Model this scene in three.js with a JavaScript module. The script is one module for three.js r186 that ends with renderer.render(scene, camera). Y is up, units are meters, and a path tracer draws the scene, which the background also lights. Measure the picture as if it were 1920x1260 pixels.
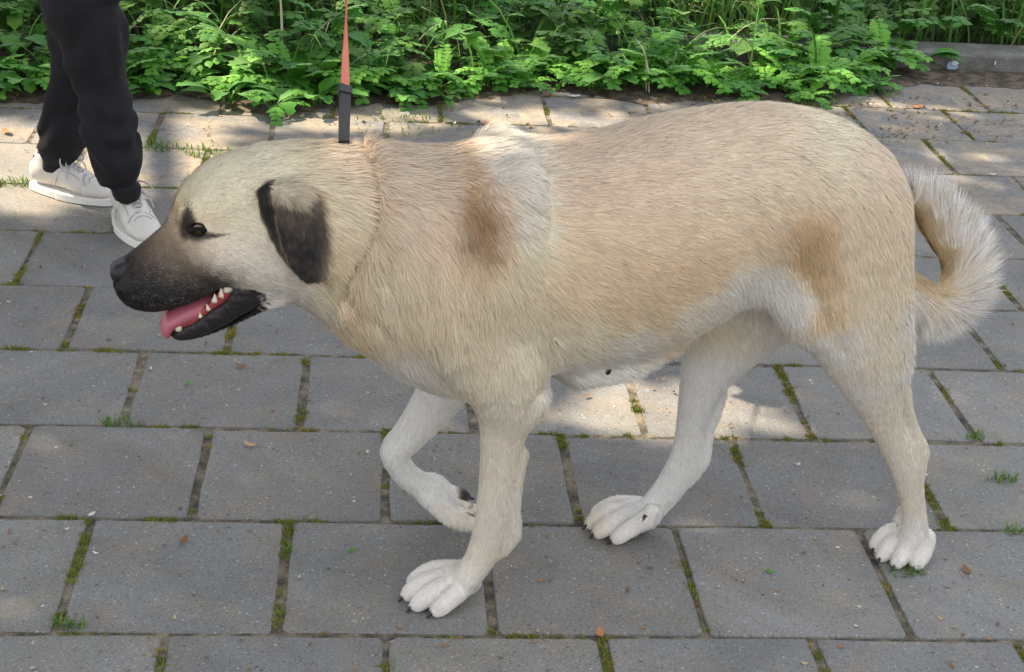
import * as THREE from 'three';
import { mergeGeometries } from 'three/addons/utils/BufferGeometryUtils.js';
import { createNoise2D, createNoise3D } from 'simplex-noise';

// ---------------------------------------------------------------- camera, sky, sun, exposure
const scene = new THREE.Scene();
const F = 3051.83, CX = 960, CY = 630;
const camera = new THREE.PerspectiveCamera(2 * Math.atan(630 / F) * 180 / Math.PI, 1920 / 1260, 0.05, 400);
camera.position.set(0.4154, 1.3206, 1.8843);
camera.rotation.set(-0.42666, -0.096435, 0.06419, 'YXZ');
camera.updateMatrixWorld(true);
scene.add(camera);

const SUN = new THREE.Vector3(-0.62, 0.74, -0.27).normalize();       // towards the sun: high, from the left and a little behind
{
  const w = 128, h = 64, d = new Float32Array(w * h * 4);
  for (let y = 0; y < h; y++) for (let x = 0; x < w; x++) {
    const e = Math.sin(((y + 0.5) / h - 0.5) * Math.PI), t = Math.pow(Math.max(0, e), 0.55), o = (y * w + x) * 4;
    d[o] = SKYK(1.03, 0.74, t); d[o + 1] = SKYK(1.03, 0.80, t); d[o + 2] = SKYK(1.03, 0.94, t); d[o + 3] = 1;
  }
  function SKYK(a, b, t) { return (a + (b - a) * t) * 0.62; }
  const sky = new THREE.DataTexture(d, w, h, THREE.RGBAFormat, THREE.FloatType);
  sky.mapping = THREE.EquirectangularReflectionMapping; sky.magFilter = THREE.LinearFilter; sky.needsUpdate = true;
  scene.background = sky; scene.environment = sky;
}
const sun = new THREE.DirectionalLight(0xffedd2, 4.9);
sun.position.copy(SUN).multiplyScalar(20); sun.castShadow = true;
sun.shadow.camera.left = sun.shadow.camera.bottom = -9; sun.shadow.camera.right = sun.shadow.camera.top = 9;
sun.shadow.camera.far = 60; sun.shadow.mapSize.set(4096, 4096);
scene.add(sun, sun.target);
const renderer = new THREE.WebGLRenderer({ antialias: true });
renderer.toneMapping = THREE.LinearToneMapping;
renderer.toneMappingExposure = 2.4;
renderer.shadowMap.enabled = true;

// ---------------------------------------------------------------- helpers
let seed = 12345;
const rnd = () => { seed = (seed + 0x6d2b79f5) | 0; let t = Math.imul(seed ^ (seed >>> 15), 1 | seed); t = (t + Math.imul(t ^ (t >>> 7), 61 | t)) ^ t; return ((t ^ (t >>> 14)) >>> 0) / 4294967296; };
const rr = (a, b) => a + (b - a) * rnd();
const N2 = createNoise2D(rnd), N3 = createNoise3D(rnd);
const fbm2 = (x, y, o = 4) => { let s = 0, a = 0.5; for (let i = 0; i < o; i++) { s += a * N2(x, y); x = x * 2.03 + 7.1; y = y * 2.03 - 3.7; a *= 0.5; } return s; };
const clamp = (x, a = 0, b = 1) => Math.min(b, Math.max(a, x));
const lerp = (a, b, t) => a + (b - a) * t;
const sstep = (a, b, x) => { const t = clamp((x - a) / (b - a)); return t * t * (3 - 2 * t); };
const lin = (hex) => { const c = new THREE.Color(hex); return [c.r, c.g, c.b]; };
const V3 = (x, y, z) => new THREE.Vector3(x, y, z);
const taken = {};
const numbered = (n) => { const k = taken[n] = (taken[n] ?? -1) + 1; return k ? n + '_' + String(k).padStart(3, '0') : n; };
function shade(o) { o.traverse((m) => { if (m.isMesh) { m.castShadow = m.receiveShadow = true; } }); return o; }
function thing(name, label, category, group) { const o = new THREE.Group(); o.name = numbered(name); o.userData = { label, category }; if (group) o.userData.group = group; scene.add(o); return o; }
function part(name, geo, mat, parent) { const m = new THREE.Mesh(geo, mat); m.name = name; m.castShadow = m.receiveShadow = true; (parent ?? scene).add(m); return m; }
function tag(o, label, category, group) { o.userData.label = label; o.userData.category = category; if (group) o.userData.group = group; return o; }
function struct(o) { o.userData.kind = 'structure'; return o; }
const std = (o) => new THREE.MeshStandardMaterial({ roughness: 0.9, ...o });
// a ray through a pixel of the photograph; where it meets the ground (height h)
function ray(px, py) { return V3((px - CX) / F, -(py - CY) / F, -1).applyQuaternion(camera.quaternion); }
function onGround(px, py, h = 0) { const d = ray(px, py); return camera.position.clone().addScaledVector(d, (h - camera.position.y) / d.y); }
function tex(w, h, f, srgb = true) {               // f(u, v) -> [r,g,b] 0..255
  const d = new Uint8Array(w * h * 4);
  for (let y = 0; y < h; y++) for (let x = 0; x < w; x++) { const c = f(x / w, y / h, x, y), o = (y * w + x) * 4; d[o] = clamp(c[0], 0, 255); d[o + 1] = clamp(c[1], 0, 255); d[o + 2] = clamp(c[2], 0, 255); d[o + 3] = 255; }
  const t = new THREE.DataTexture(d, w, h); t.magFilter = THREE.LinearFilter; t.wrapS = t.wrapT = THREE.RepeatWrapping;
  if (srgb) t.colorSpace = THREE.SRGBColorSpace; t.needsUpdate = true; return t;
}
// ---------------------------------------------------------------- ground, paving, kerb
const soilTex = tex(512, 512, (u, v) => { const n = fbm2(u * 8, v * 8, 4), g = rnd(); const k = 0.85 + 0.5 * n + (g - .5) * 0.4; return [98 * k, 86 * k, 70 * k]; });
const soilMat = std({ map: soilTex, roughness: 1 });
{
  const g = new THREE.PlaneGeometry(240, 240, 1, 1).rotateX(-Math.PI / 2); const uv = g.attributes.uv; for (let i = 0; i < uv.count; i++) uv.setXY(i, uv.getX(i) * 240, uv.getY(i) * 240);
  struct(part('ground', g, soilMat)).position.y = -0.06;
}
const TW = 1024;
const h1 = new Float32Array(TW * TW);
const concTex = (() => {
  const spots = new Float32Array(TW * TW), brown = new Float32Array(TW * TW);
  for (let i = 0; i < 26000; i++) { const x = rnd() * TW, y = rnd() * TW, r = rr(0.5, rnd() < 0.05 ? 2.6 : 1.3), v = rnd() < 0.45 ? rr(-34, -8) : rr(4, rnd() < 0.10 ? 85 : 30); const R = Math.ceil(r); for (let a = -R; a <= R; a++) for (let b = -R; b <= R; b++) if (a * a + b * b <= r * r + .3) { const o = (((y + b) | 0) + TW) % TW * TW + (((x + a) | 0) + TW) % TW; spots[o] = v; h1[o] = v / 60; } }
  const per = (u, v, f, o) => { // periodic noise from a torus
    const a = u * Math.PI * 2, b = v * Math.PI * 2, R = f / (Math.PI * 2); let s = 0, am = .5, k = R; for (let i = 0; i < o; i++) { s += am * (N3(Math.cos(a) * k + 5, Math.sin(a) * k + Math.cos(b) * k, Math.sin(b) * k + i * 9)); k *= 2.1; am *= .55; } return s; };
  return tex(TW, TW, (u, v, x, y) => { const n = per(u, v, 5, 5), n2 = per(u + .37, v + .21, 9, 3), f = (rnd() - .5) * 26; const o = y * TW + x, k = 122 + 13 * n + f * 1.25 + spots[o]; const w = clamp(n2 * 1.6) * 9; return [k + w + 1, k + w * .4, k - 4 - w * .3]; });
})();
const concBump = tex(TW, TW, (u, v, x, y) => { const k = 128 + h1[y * TW + x] * 90 + (rnd() - .5) * 60; return [k, k, k]; }, false);
const slabMats = [0, 1, 2, 3].map((i) => { const k = [1, .90, 1.09, .97][i]; return std({ map: concTex, bumpMap: concBump, bumpScale: 0.0016, color: new THREE.Color(k, k * [1, 1, .99, .985][i], k * [1, 1.01, .97, .97][i]), roughness: 0.92 }); });
const sandTex = tex(512, 512, (u, v) => { const n = fbm2(u * 6 + 40, v * 6, 5), n2 = fbm2(u * 30, v * 30 + 9, 3), k = 122 + 14 * n + 12 * n2 + (rnd() - .5) * 34, s = clamp(.55 + 1.1 * n); return [k + 14 * s, k + 4 * s, k - 12 * s]; });
const sandyMats = [1, 1.07].map((k) => std({ map: sandTex, bumpMap: concBump, bumpScale: .0016, color: new THREE.Color(k, k, k), roughness: .95 }));
function slabGeo(w, d) {
  const pts = [], hw = w / 2, hd = d / 2, c = rr(.003, .009);
  const side = [[-hw + c, -hd], [-hw * .4, -hd], [hw * .35, -hd], [hw - c, -hd], [hw, -hd + c], [hw, -hd * .4], [hw, hd * .35], [hw, hd - c], [hw - c, hd], [hw * .4, hd], [-hw * .35, hd], [-hw + c, hd], [-hw, hd - c], [-hw, hd * .4], [-hw, -hd * .35], [-hw, -hd + c]];
  for (const [x, z] of side) pts.push([x + rr(-.0022, .0022), z + rr(-.0022, .0022)]);
  const P = [0, 0, 0], UV = [], I = [], n = pts.length, ox = rnd() * 1.2, oz = rnd() * 1.2; const uvp = (x, z) => [(x + ox) / 1.2, (z + oz) / 1.2];
  UV.push(...uvp(0, 0));
  const ring = (s, y) => { for (const [x, z] of pts) { const l = Math.hypot(x, z); const X = x - Math.sign(x) * s, Z = z - Math.sign(z) * s; P.push(X, y, Z); UV.push(...uvp(X + y * .6, Z + y * .6)); } };
  ring(.004, 0); ring(.001, -.0017); ring(0, -.03);
  for (let i = 0; i < n; i++) { const j = (i + 1) % n; I.push(0, 1 + j, 1 + i); for (let k = 0; k < 2; k++) { const a = 1 + k * n + i, b = 1 + k * n + j, e = a + n, f = b + n; I.push(a, b, e, b, f, e); } }
  const g = new THREE.BufferGeometry(); g.setAttribute('position', new THREE.Float32BufferAttribute(P, 3)); g.setAttribute('uv', new THREE.Float32BufferAttribute(UV, 2)); g.setIndex(I); g.computeVertexNormals(); return g;
}
const S = 0.3, pavement = new THREE.Group(); pavement.name = 'pavement'; scene.add(pavement); struct(pavement); pavement.userData.label = 'worn grey square concrete slabs laid in half bond';
const slabVar = []; for (let i = 0; i < 14; i++) slabVar.push(slabGeo(S - rr(.0085, .0125), S - rr(.0045, .0070)));
const ROWS = [];
for (let r = -3; r < 10; r++) {
  const xl = -0.95 - 0.12 * r, xr = 2.2 + 0.13 * r, odd = ((r % 2) + 2) % 2;
  for (let c = Math.floor(xl / S); c * S < xr; c++) {
    const x = (c + .5 + (odd ? .5 : 0)) * S, z = -(r + .5) * S, m = part(numbered('paving_slab'), slabVar[Math.floor(rnd() * slabVar.length)], (rnd() < sstep(4.2, 6.6, r) ? sandyMats[Math.floor(rnd() * 2)] : slabMats[Math.floor(rnd() * 4)]), pavement);
    m.position.set(x + rr(-.0015, .0015), rr(-.0018, .0018), z + rr(-.001, .001)); m.rotation.set(rr(-.004, .004), rnd() < .5 ? Math.PI : 0, rr(-.004, .004)); m.rotation.y += rr(-.004, .004);
    ROWS.push([x, z]);
  }
}
{ // the sandy bed between and round the slabs
  const g = new THREE.PlaneGeometry(12, 7, 1, 1).rotateX(-Math.PI / 2), uv = g.attributes.uv; for (let i = 0; i < uv.count; i++) uv.setXY(i, uv.getX(i) * 18, uv.getY(i) * 10.5);
  const t = tex(512, 512, (u, v) => { const n = fbm2(u * 14, v * 14, 4), k = 0.85 + 0.5 * n + (rnd() - .5) * 0.45; return [118 * k, 109 * k, 92 * k]; });
  const m = part('joint_sand', g, std({ map: t, roughness: 1 }), pavement); m.position.set(1, -0.0026, 0.36);
}
{ // moss in the joints
  const bl = []; for (let i = 0; i < 7; i++) { const a = rnd() * 6.28, r = rnd() * .0045, h = rr(.004, .009), l = rr(.001, .003), t = rnd() * 6.28; const x = Math.cos(a) * r, z = Math.sin(a) * r; bl.push([x - .0013 * Math.cos(t), 0, z - .0013 * Math.sin(t), x + .0013 * Math.cos(t), 0, z + .0013 * Math.sin(t), x + l * Math.cos(a), h, z + l * Math.sin(a)]); }
  const g = new THREE.BufferGeometry(); g.setAttribute('position', new THREE.Float32BufferAttribute(bl.flat(), 3)); g.computeVertexNormals();
  const list = [];
  const try1 = (x, z, along) => { const n = fbm2(x * 5.1, z * 5.1, 3) + 0.30 * fbm2(x * 26, z * 26, 2); const den = sstep(0.04, 0.34, n + (along ? 0.04 : -0.03)); if (rnd() < den) list.push([x, z, n]); };
  for (let r = -3; r <= 9; r++) for (let i = 0; i < 2600; i++) try1(rr(-1.4, 3.6), -r * S + rr(-.0055, .0055), 0);
  for (let r = -3; r < 10; r++) { const odd = ((r % 2) + 2) % 2; for (let c = -6; c < 13; c++) for (let i = 0; i < 190; i++) try1((c + (odd ? .5 : 0)) * S + rr(-.0075, .0075), -(r + rnd()) * S, 1); }
  const im = new THREE.InstancedMesh(g, std({ color: 0xffffff, roughness: 1, side: THREE.DoubleSide }), list.length), M = new THREE.Matrix4(), c = new THREE.Color();
  list.forEach(([x, z, n], i) => { const s = rr(.6, 1.25); M.makeRotationY(rnd() * 6.28).scale(V3(s, s * rr(.7, 1.2), s)).setPosition(x, -0.0032, z); im.setMatrixAt(i, M); const k = rr(.7, 1.3), y = rnd() < .25 ? 1.5 : 1; c.setRGB(.19 * k * y, .225 * k, .034 * k); im.setColorAt(i, c); });
  im.name = 'joint_moss'; im.userData.kind = 'stuff'; im.userData.label = 'yellow green moss growing in the joints of the paving'; im.userData.category = 'moss'; im.castShadow = im.receiveShadow = true; scene.add(im);
  console.log('moss', list.length);
}
// ---------------------------------------------------------------- the weedy verge
const leafMat = (hex, t = 0.3) => new THREE.MeshPhysicalMaterial({ color: hex, roughness: 0.62, transmission: t, thickness: 0, side: THREE.DoubleSide, specularIntensity: 0.5 });
const G = [0x4f8f2a, 0x62a236, 0x437f26, 0x75b340].map((h) => leafMat(h));
// a compound leaf: an arching stalk with pairs of toothed leaflets; grows along +X, up is +Y
function compoundLeaf(L, pairs, wid, arch, droop) {
  const P = [], I = [];
  const at = (t) => { const a = arch * (1 - t) - droop * t; return a; };
  const spine = []; let x = 0, y = 0; const n = 14; for (let i = 0; i <= n; i++) { const t = i / n, a = arch - (arch + droop) * t; spine.push([x, y, a]); x += Math.cos(a) * L / n; y += Math.sin(a) * L / n; }
  const sp = (t) => { const f = clamp(t) * n, i = Math.min(n - 1, Math.floor(f)), u = f - i, A = spine[i], B = spine[i + 1]; return [lerp(A[0], B[0], u), lerp(A[1], B[1], u), lerp(A[2], B[2], u)]; };
  for (let i = 0; i < n; i++) { const A = spine[i], B = spine[i + 1], w = 0.0022 * (1 - i / n) + .0006, b = P.length / 3; P.push(A[0], A[1], -w, A[0], A[1] - w, 0, A[0], A[1], w, B[0], B[1], -w, B[0], B[1] - w, 0, B[0], B[1], w); I.push(b, b + 1, b + 3, b + 1, b + 4, b + 3, b + 1, b + 2, b + 4, b + 2, b + 5, b + 4); }
  const leaflet = (t, s, len, w) => {
    const [cx, cy, a] = sp(t), b = P.length / 3, fwd = 0.45 + rr(-.12, .12), lift = rr(.05, .35), ca = Math.cos(a), sa = Math.sin(a);
    const pt = (u, v) => { // u along leaflet, v across
      const fx = Math.cos(fwd + .0) * v + Math.sin(fwd) * u, fz = Math.cos(fwd) * u - Math.sin(fwd) * v, fy = lift * u - Math.abs(v) * .35 - u * u / len * .35; P.push(cx + fx * ca - fy * sa, cy + fx * sa + fy * ca, s * fz); };
    pt(0, 0); pt(len * .3, w * .52); pt(len * .42, w * .40); pt(len * .6, w * .5); pt(len * .72, w * .3); pt(len, w * .08); pt(len * .78, -w * .28); pt(len * .6, -w * .5); pt(len * .44, -w * .36); pt(len * .28, -w * .5); pt(len * .5, 0);
    for (let k = 0; k < 9; k++) I.push(b + 10, b + k, b + k + 1); I.push(b + 10, b + 9, b);
  };
  for (let k = 0; k < pairs; k++) { const t = 0.22 + 0.74 * k / pairs, e = Math.sin(Math.PI * (0.18 + 0.72 * k / pairs)); for (const s of [1, -1]) leaflet(t + rr(-.01, .01), s, wid * e * rr(.85, 1.1), wid * .62 * e); }
  leaflet(0.93, 1, wid * .7, wid * .5); leaflet(0.93, -1, wid * .7, wid * .5);
  const g = new THREE.BufferGeometry(); g.setAttribute('position', new THREE.Float32BufferAttribute(P, 3)); g.setIndex(I); g.computeVertexNormals(); return g;
}
// a broad lobed leaf on a stalk
function lobedLeaf(L, wid, arch, droop) {
  const P = [], I = []; let x = 0, y = 0; const n = 12, sp = []; for (let i = 0; i <= n; i++) { const t = i / n, a = arch - (arch + droop) * t; sp.push([x, y, a, t]); x += Math.cos(a) * L / n; y += Math.sin(a) * L / n; }
  sp.forEach(([x, y, a, t]) => { const u = (t - .34) / .66, w = t < .34 ? .0016 : wid * Math.pow(Math.sin(Math.PI * clamp(u * .93 + .05)), .7) * (0.78 + 0.26 * Math.cos(u * 22)), up = [-Math.sin(a), Math.cos(a)], f = .22 * w; P.push(x + up[0] * f, y + up[1] * f, -w, x, y, 0, x + up[0] * f, y + up[1] * f, w); });
  for (let i = 0; i < n; i++) { const b = i * 3; I.push(b, b + 1, b + 3, b + 1, b + 4, b + 3, b + 1, b + 2, b + 4, b + 2, b + 5, b + 4); }
  const g = new THREE.BufferGeometry(); g.setAttribute('position', new THREE.Float32BufferAttribute(P, 3)); g.setIndex(I); g.computeVertexNormals(); return g;
}
function blade(L, w, arch, droop) {
  const P = [], I = [], n = 6; let x = 0, y = 0; for (let i = 0; i <= n; i++) { const t = i / n, a = arch - (arch + droop) * t * t, k = w * (1 - t * t) + .0002; P.push(x, y + k * .3, -k, x, y, 0, x, y + k * .3, k); x += Math.cos(a) * L / n; y += Math.sin(a) * L / n; }
  for (let i = 0; i < n; i++) { const b = i * 3; I.push(b, b + 1, b + 3, b + 1, b + 4, b + 3, b + 1, b + 2, b + 4, b + 2, b + 5, b + 4); }
  const g = new THREE.BufferGeometry(); g.setAttribute('position', new THREE.Float32BufferAttribute(P, 3)); g.setIndex(I); g.computeVertexNormals(); return g;
}
const fronds = []; for (let i = 0; i < 7; i++) fronds.push(compoundLeaf(rr(.15, .22), 6 + (i % 3), rr(.032, .044), rr(.7, 1.15), rr(.1, .9)));
const lobes = []; for (let i = 0; i < 5; i++) lobes.push(lobedLeaf(rr(.11, .18), rr(.026, .040), rr(.6, 1.1), rr(.2, .9)));
const edge = (x) => -2.46 - 0.185 * (x + .4) + 0.07 * Math.sin(x * 5.3) + .05 * Math.sin(x * 11.7);      // foot of the verge along the paving
const inView = (x, z) => x > -1.1 - (z + 2.4) * -.12 && x < 2.35;
// plants along the front of the verge, each its own
const plantProtos = [];
for (let k = 0; k < 6; k++) {
  const list = [], n = 13 + Math.floor(rnd() * 5);
  for (let i = 0; i < n; i++) { const lob = k >= 4 ? rnd() < .8 : rnd() < .15; list.push([lob ? lobes[Math.floor(rnd() * 5)] : fronds[Math.floor(rnd() * 7)], G[Math.floor(rnd() * 4)], i * 2.4 + rr(-.4, .4), rr(-.25, .38), rr(.75, 1.15), rr(-.02, .02), rr(-.02, .02)]); }
  plantProtos.push(list);
}
const SIZES = (s) => s > 1.0 ? 'large' : s > .82 ? 'medium' : 'small';
const BESIDE = (x) => x < -.45 ? "behind the black trousers" : x < .2 ? "between the trousers and the leash" : x < .75 ? "near the leash" : x < 1.35 ? "above the dog's back" : x < 1.75 ? "above the dog's rump" : 'next to the bare kerb';
function plant(x, z, s, k) {
  const o = thing(k >= 4 ? 'broad_leaved_weed' : 'feathery_weed', k >= 4 ? `${SIZES(s)} weed with broad lobed leaves ${BESIDE(x)}` : `${SIZES(s)} weed with feathery compound leaves ${BESIDE(x)}`, 'weed', k >= 4 ? 'broad leaved weeds at the edge of the paving' : 'feathery weeds along the front of the verge');
  o.position.set(x, 0, z); o.rotation.y = rnd() * 6.28; o.scale.setScalar(s);
  for (const [g, m, a, e, l, dx, dz] of plantProtos[k]) { const c = part('leaf', g, m, o); c.position.set(dx, 0.01, dz); c.rotation.set(0, a, e, 'YXZ'); c.scale.setScalar(l); }
  return o;
}
for (let i = 0; i < 32; i++) { const x = -1.05 + i * .104 + rr(-.03, .03); if (x > 2.2) break; plant(x, edge(x) - rr(.05, .16), rr(.75, 1.12), Math.floor(rnd() * (i % 4 === 1 ? 6 : 4))); }
for (const [x, dz, s, k] of [[-.62, .02, .8, 5], [.02, .02, .95, 4], [.14, .03, .75, 5], [.26, 0, .8, 4], [.5, .03, .6, 4], [.62, .02, .55, 5], [1.05, .03, .5, 4], [1.52, .06, .5, 5], [1.7, .03, .55, 1], [1.95, .1, .5, 2], [-.2, .04, .62, 5], [.85, .03, .6, 2]]) plant(x, edge(x) + dz, s, k);
// the mass of leaves and grass behind: nobody could count it
function mass(name, label, cat, geos, mats, items) {
  const root = new THREE.Group(); root.name = name; root.userData = { label, category: cat, kind: 'stuff' }; scene.add(root);
  const by = geos.map(() => []); for (const it of items) by[it[0]].push(it);
  const M = new THREE.Matrix4(), Q = new THREE.Quaternion(), E = new THREE.Euler(), c = new THREE.Color();
  by.forEach((l, gi) => {
    if (!l.length) return; const im = new THREE.InstancedMesh(geos[gi], mats, l.length); im.name = cat.replace(/ /g, '_') + '_leaves'; im.userData.kind = 'stuff'; im.castShadow = im.receiveShadow = true;
    l.forEach(([, x, y, z, a, e, s, col], i) => { Q.setFromEuler(E.set(0, a, e, 'YXZ')); M.compose(V3(x, y, z), Q, V3(s, s, s)); im.setMatrixAt(i, M); im.setColorAt(i, c.setRGB(...col)); });
    root.add(im);
  });
  return root;
}
const white = new THREE.MeshPhysicalMaterial({ color: 0xffffff, roughness: 0.6, transmission: 0.28, thickness: 0, side: THREE.DoubleSide, specularIntensity: 0.5 });
{
  const items = [], gset = [...fronds, ...lobes];
  for (let i = 0; i < 3300; i++) {
    const x = rr(-1.9, 3.2), d = Math.pow(rnd(), 1.3) * 2.3, z = edge(x) - .16 - d; if (x > 2.2 && z > -3.35) continue;
    const h = Math.min(.42, .03 + d * .28) * rnd(), k = rr(.6, 1.25); const pick = rnd() < .62 ? Math.floor(rnd() * 7) : 7 + Math.floor(rnd() * 5);
    items.push([pick, x, h, z, rnd() * 6.28, rr(-.35, .5), rr(.7, 1.3), [.085 * k * rr(.8, 1.3), .25 * k, .032 * k]]);
  }
  mass('weed_thicket', 'dense mass of green leafy weeds filling the verge', 'weeds', gset, white, items);
  const blades = [blade(.34, .0035, 1.4, .5), blade(.42, .0042, 1.3, .9), blade(.30, .003, 1.5, .2), blade(.46, .005, 1.2, 1.2)], it = [];
  for (let i = 0; i < 12000; i++) {
    const x = rr(-2.4, 4.2), d = rnd() * 3.2, z = -2.98 - .12 * (x + .4) - d; if (x > 2.0 && z > -3.34) continue;
    const k = rr(.6, 1.35), y = rnd() < .06 ? 1 : 0; it.push([Math.floor(rnd() * 4), x, -.02, z, rnd() * 6.28, rr(-.2, .2), rr(.6, 1.25), y ? [.42 * k, .40 * k, .18 * k] : [.085 * k, .20 * k, .030 * k]]);
  }
  for (let i = 0; i < 130; i++) { const x = rr(-1.2, 1.9), z = edge(x) - rr(.05, .35), k = rr(.8, 1.4); it.push([Math.floor(rnd() * 4), x, 0, z, rnd() * 6.28, rr(-.35, .1), rr(.5, 1.0), rnd() < .12 ? [.45 * k, .45 * k, .3 * k] : [.10 * k, .24 * k, .035 * k]]); }
  mass('tall_grass', 'long green grass rising behind the weeds', 'grass', blades, white, it);
}
{ // strip of dirt washed out on the slabs at the foot of the weeds
  const P = [], UV = [], I = [], n = 150; for (let i = 0; i <= n; i++) { const x = -1.6 + i / n * 4.4, e = edge(Math.min(x, 2.0)), z0 = e + .055 + .055 * fbm2(x * 4, 3, 4) + .03 * fbm2(x * 17, 8, 3), z1 = -3.15; for (let k = 0; k < 4; k++) { const z = lerp(z0, z1, [0, .12, .4, 1][k]); P.push(x, k ? .0065 + .003 * N2(x * 9, z * 9) : .0008, z); UV.push(x * 2, z * 2); } }
  for (let i = 0; i < n; i++) for (let k = 0; k < 3; k++) { const a = i * 4 + k; I.push(a, a + 4, a + 1, a + 1, a + 4, a + 5); }
  const g = new THREE.BufferGeometry(); g.setAttribute('position', new THREE.Float32BufferAttribute(P, 3)); g.setAttribute('uv', new THREE.Float32BufferAttribute(UV, 2)); g.setIndex(I); g.computeVertexNormals(); struct(part('verge_dirt', g, soilMat));
}
// kerb
{
  const t = tex(512, 256, (u, v) => { const k = 112 + 22 * fbm2(u * 9, v * 9, 4) + (rnd() - .5) * 30; return [k, k - 2, k - 7]; }), km = std({ map: t, roughness: .95 });
  const kz = -3.16;
  for (let i = 4; i < 7; i++) {
    const sh = new THREE.Shape(); sh.moveTo(0, -.05); sh.lineTo(0, .048); sh.quadraticCurveTo(0.004, .060, .018, .062); sh.lineTo(.13, .062); sh.lineTo(.13, -.05); sh.closePath();
    const g = new THREE.ExtrudeGeometry(sh, { depth: .992, bevelEnabled: false, steps: 1 }); g.rotateY(Math.PI / 2);
    const m = part(numbered('kerb_stone'), g, km); tag(m, ['grey kerb stone overgrown by the weeds', 'weathered grey kerb stone with a blue and white paint splotch', 'plain grey kerb stone next to the paint splashed one'][i - 4], 'kerb', 'kerb stones along the verge'); m.position.set(-3 + i, rr(-.003, .003), kz + rr(-.003, .003)); m.rotation.y = 0;
  }
}
// ---------------------------------------------------------------- the tree outside the frame whose crown shades the dog and lets sun through in patches
// sun patches on the ground, read from the photograph: [px, py, half width, half height, share of light let through]
const LIT = [
  [60, 300, 260, 105, 1], [330, 280, 160, 80, 1], [230, 375, 170, 34, .8], [220, 610, 130, 26, .75], [90, 600, 120, 30, .6], [420, 560, 130, 50, .5],
  [600, 228, 260, 24, 1], [960, 222, 240, 26, 1], [1250, 190, 200, 24, .8],
  [1290, 752, 255, 78, 1], [1120, 764, 150, 62, 1],
  [1700, 205, 190, 26, .9], [1780, 290, 130, 13, .9], [1840, 345, 130, 14, .9], [1760, 455, 70, 26, .8], [1900, 545, 40, 20, .8], [1660, 270, 60, 14, .5],
  [250, 100, 260, 60, .6], [480, 140, 110, 70, 1], [860, 120, 190, 70, .95], [1120, 110, 150, 75, .9], [1420, 115, 180, 65, .95], [1600, 60, 120, 40, .4], [700, 80, 80, 60, .5],
].map(([px, py, rx, ry, s]) => { const c = onGround(px, py), a = onGround(px + rx, py), b = onGround(px, py + ry), e = onGround(px, py - ry); return { x: c.x, z: c.z, rx: a.x - c.x, rz: (b.z - e.z) / 2, s }; });
const DOG_PX = 0.82, DOG_PZ = -0.20, DOG_C = Math.cos(8 * Math.PI / 180), DOG_S = Math.sin(8 * Math.PI / 180);
function litAt(x, z) { let v = 0; for (const l of LIT) { const d = Math.hypot((x - l.x) / l.rx, (z - l.z) / l.rz) + .22 * N2(x * 7, z * 7); v = Math.max(v, l.s * sstep(1.12, .86, d)); } return v; }
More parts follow.
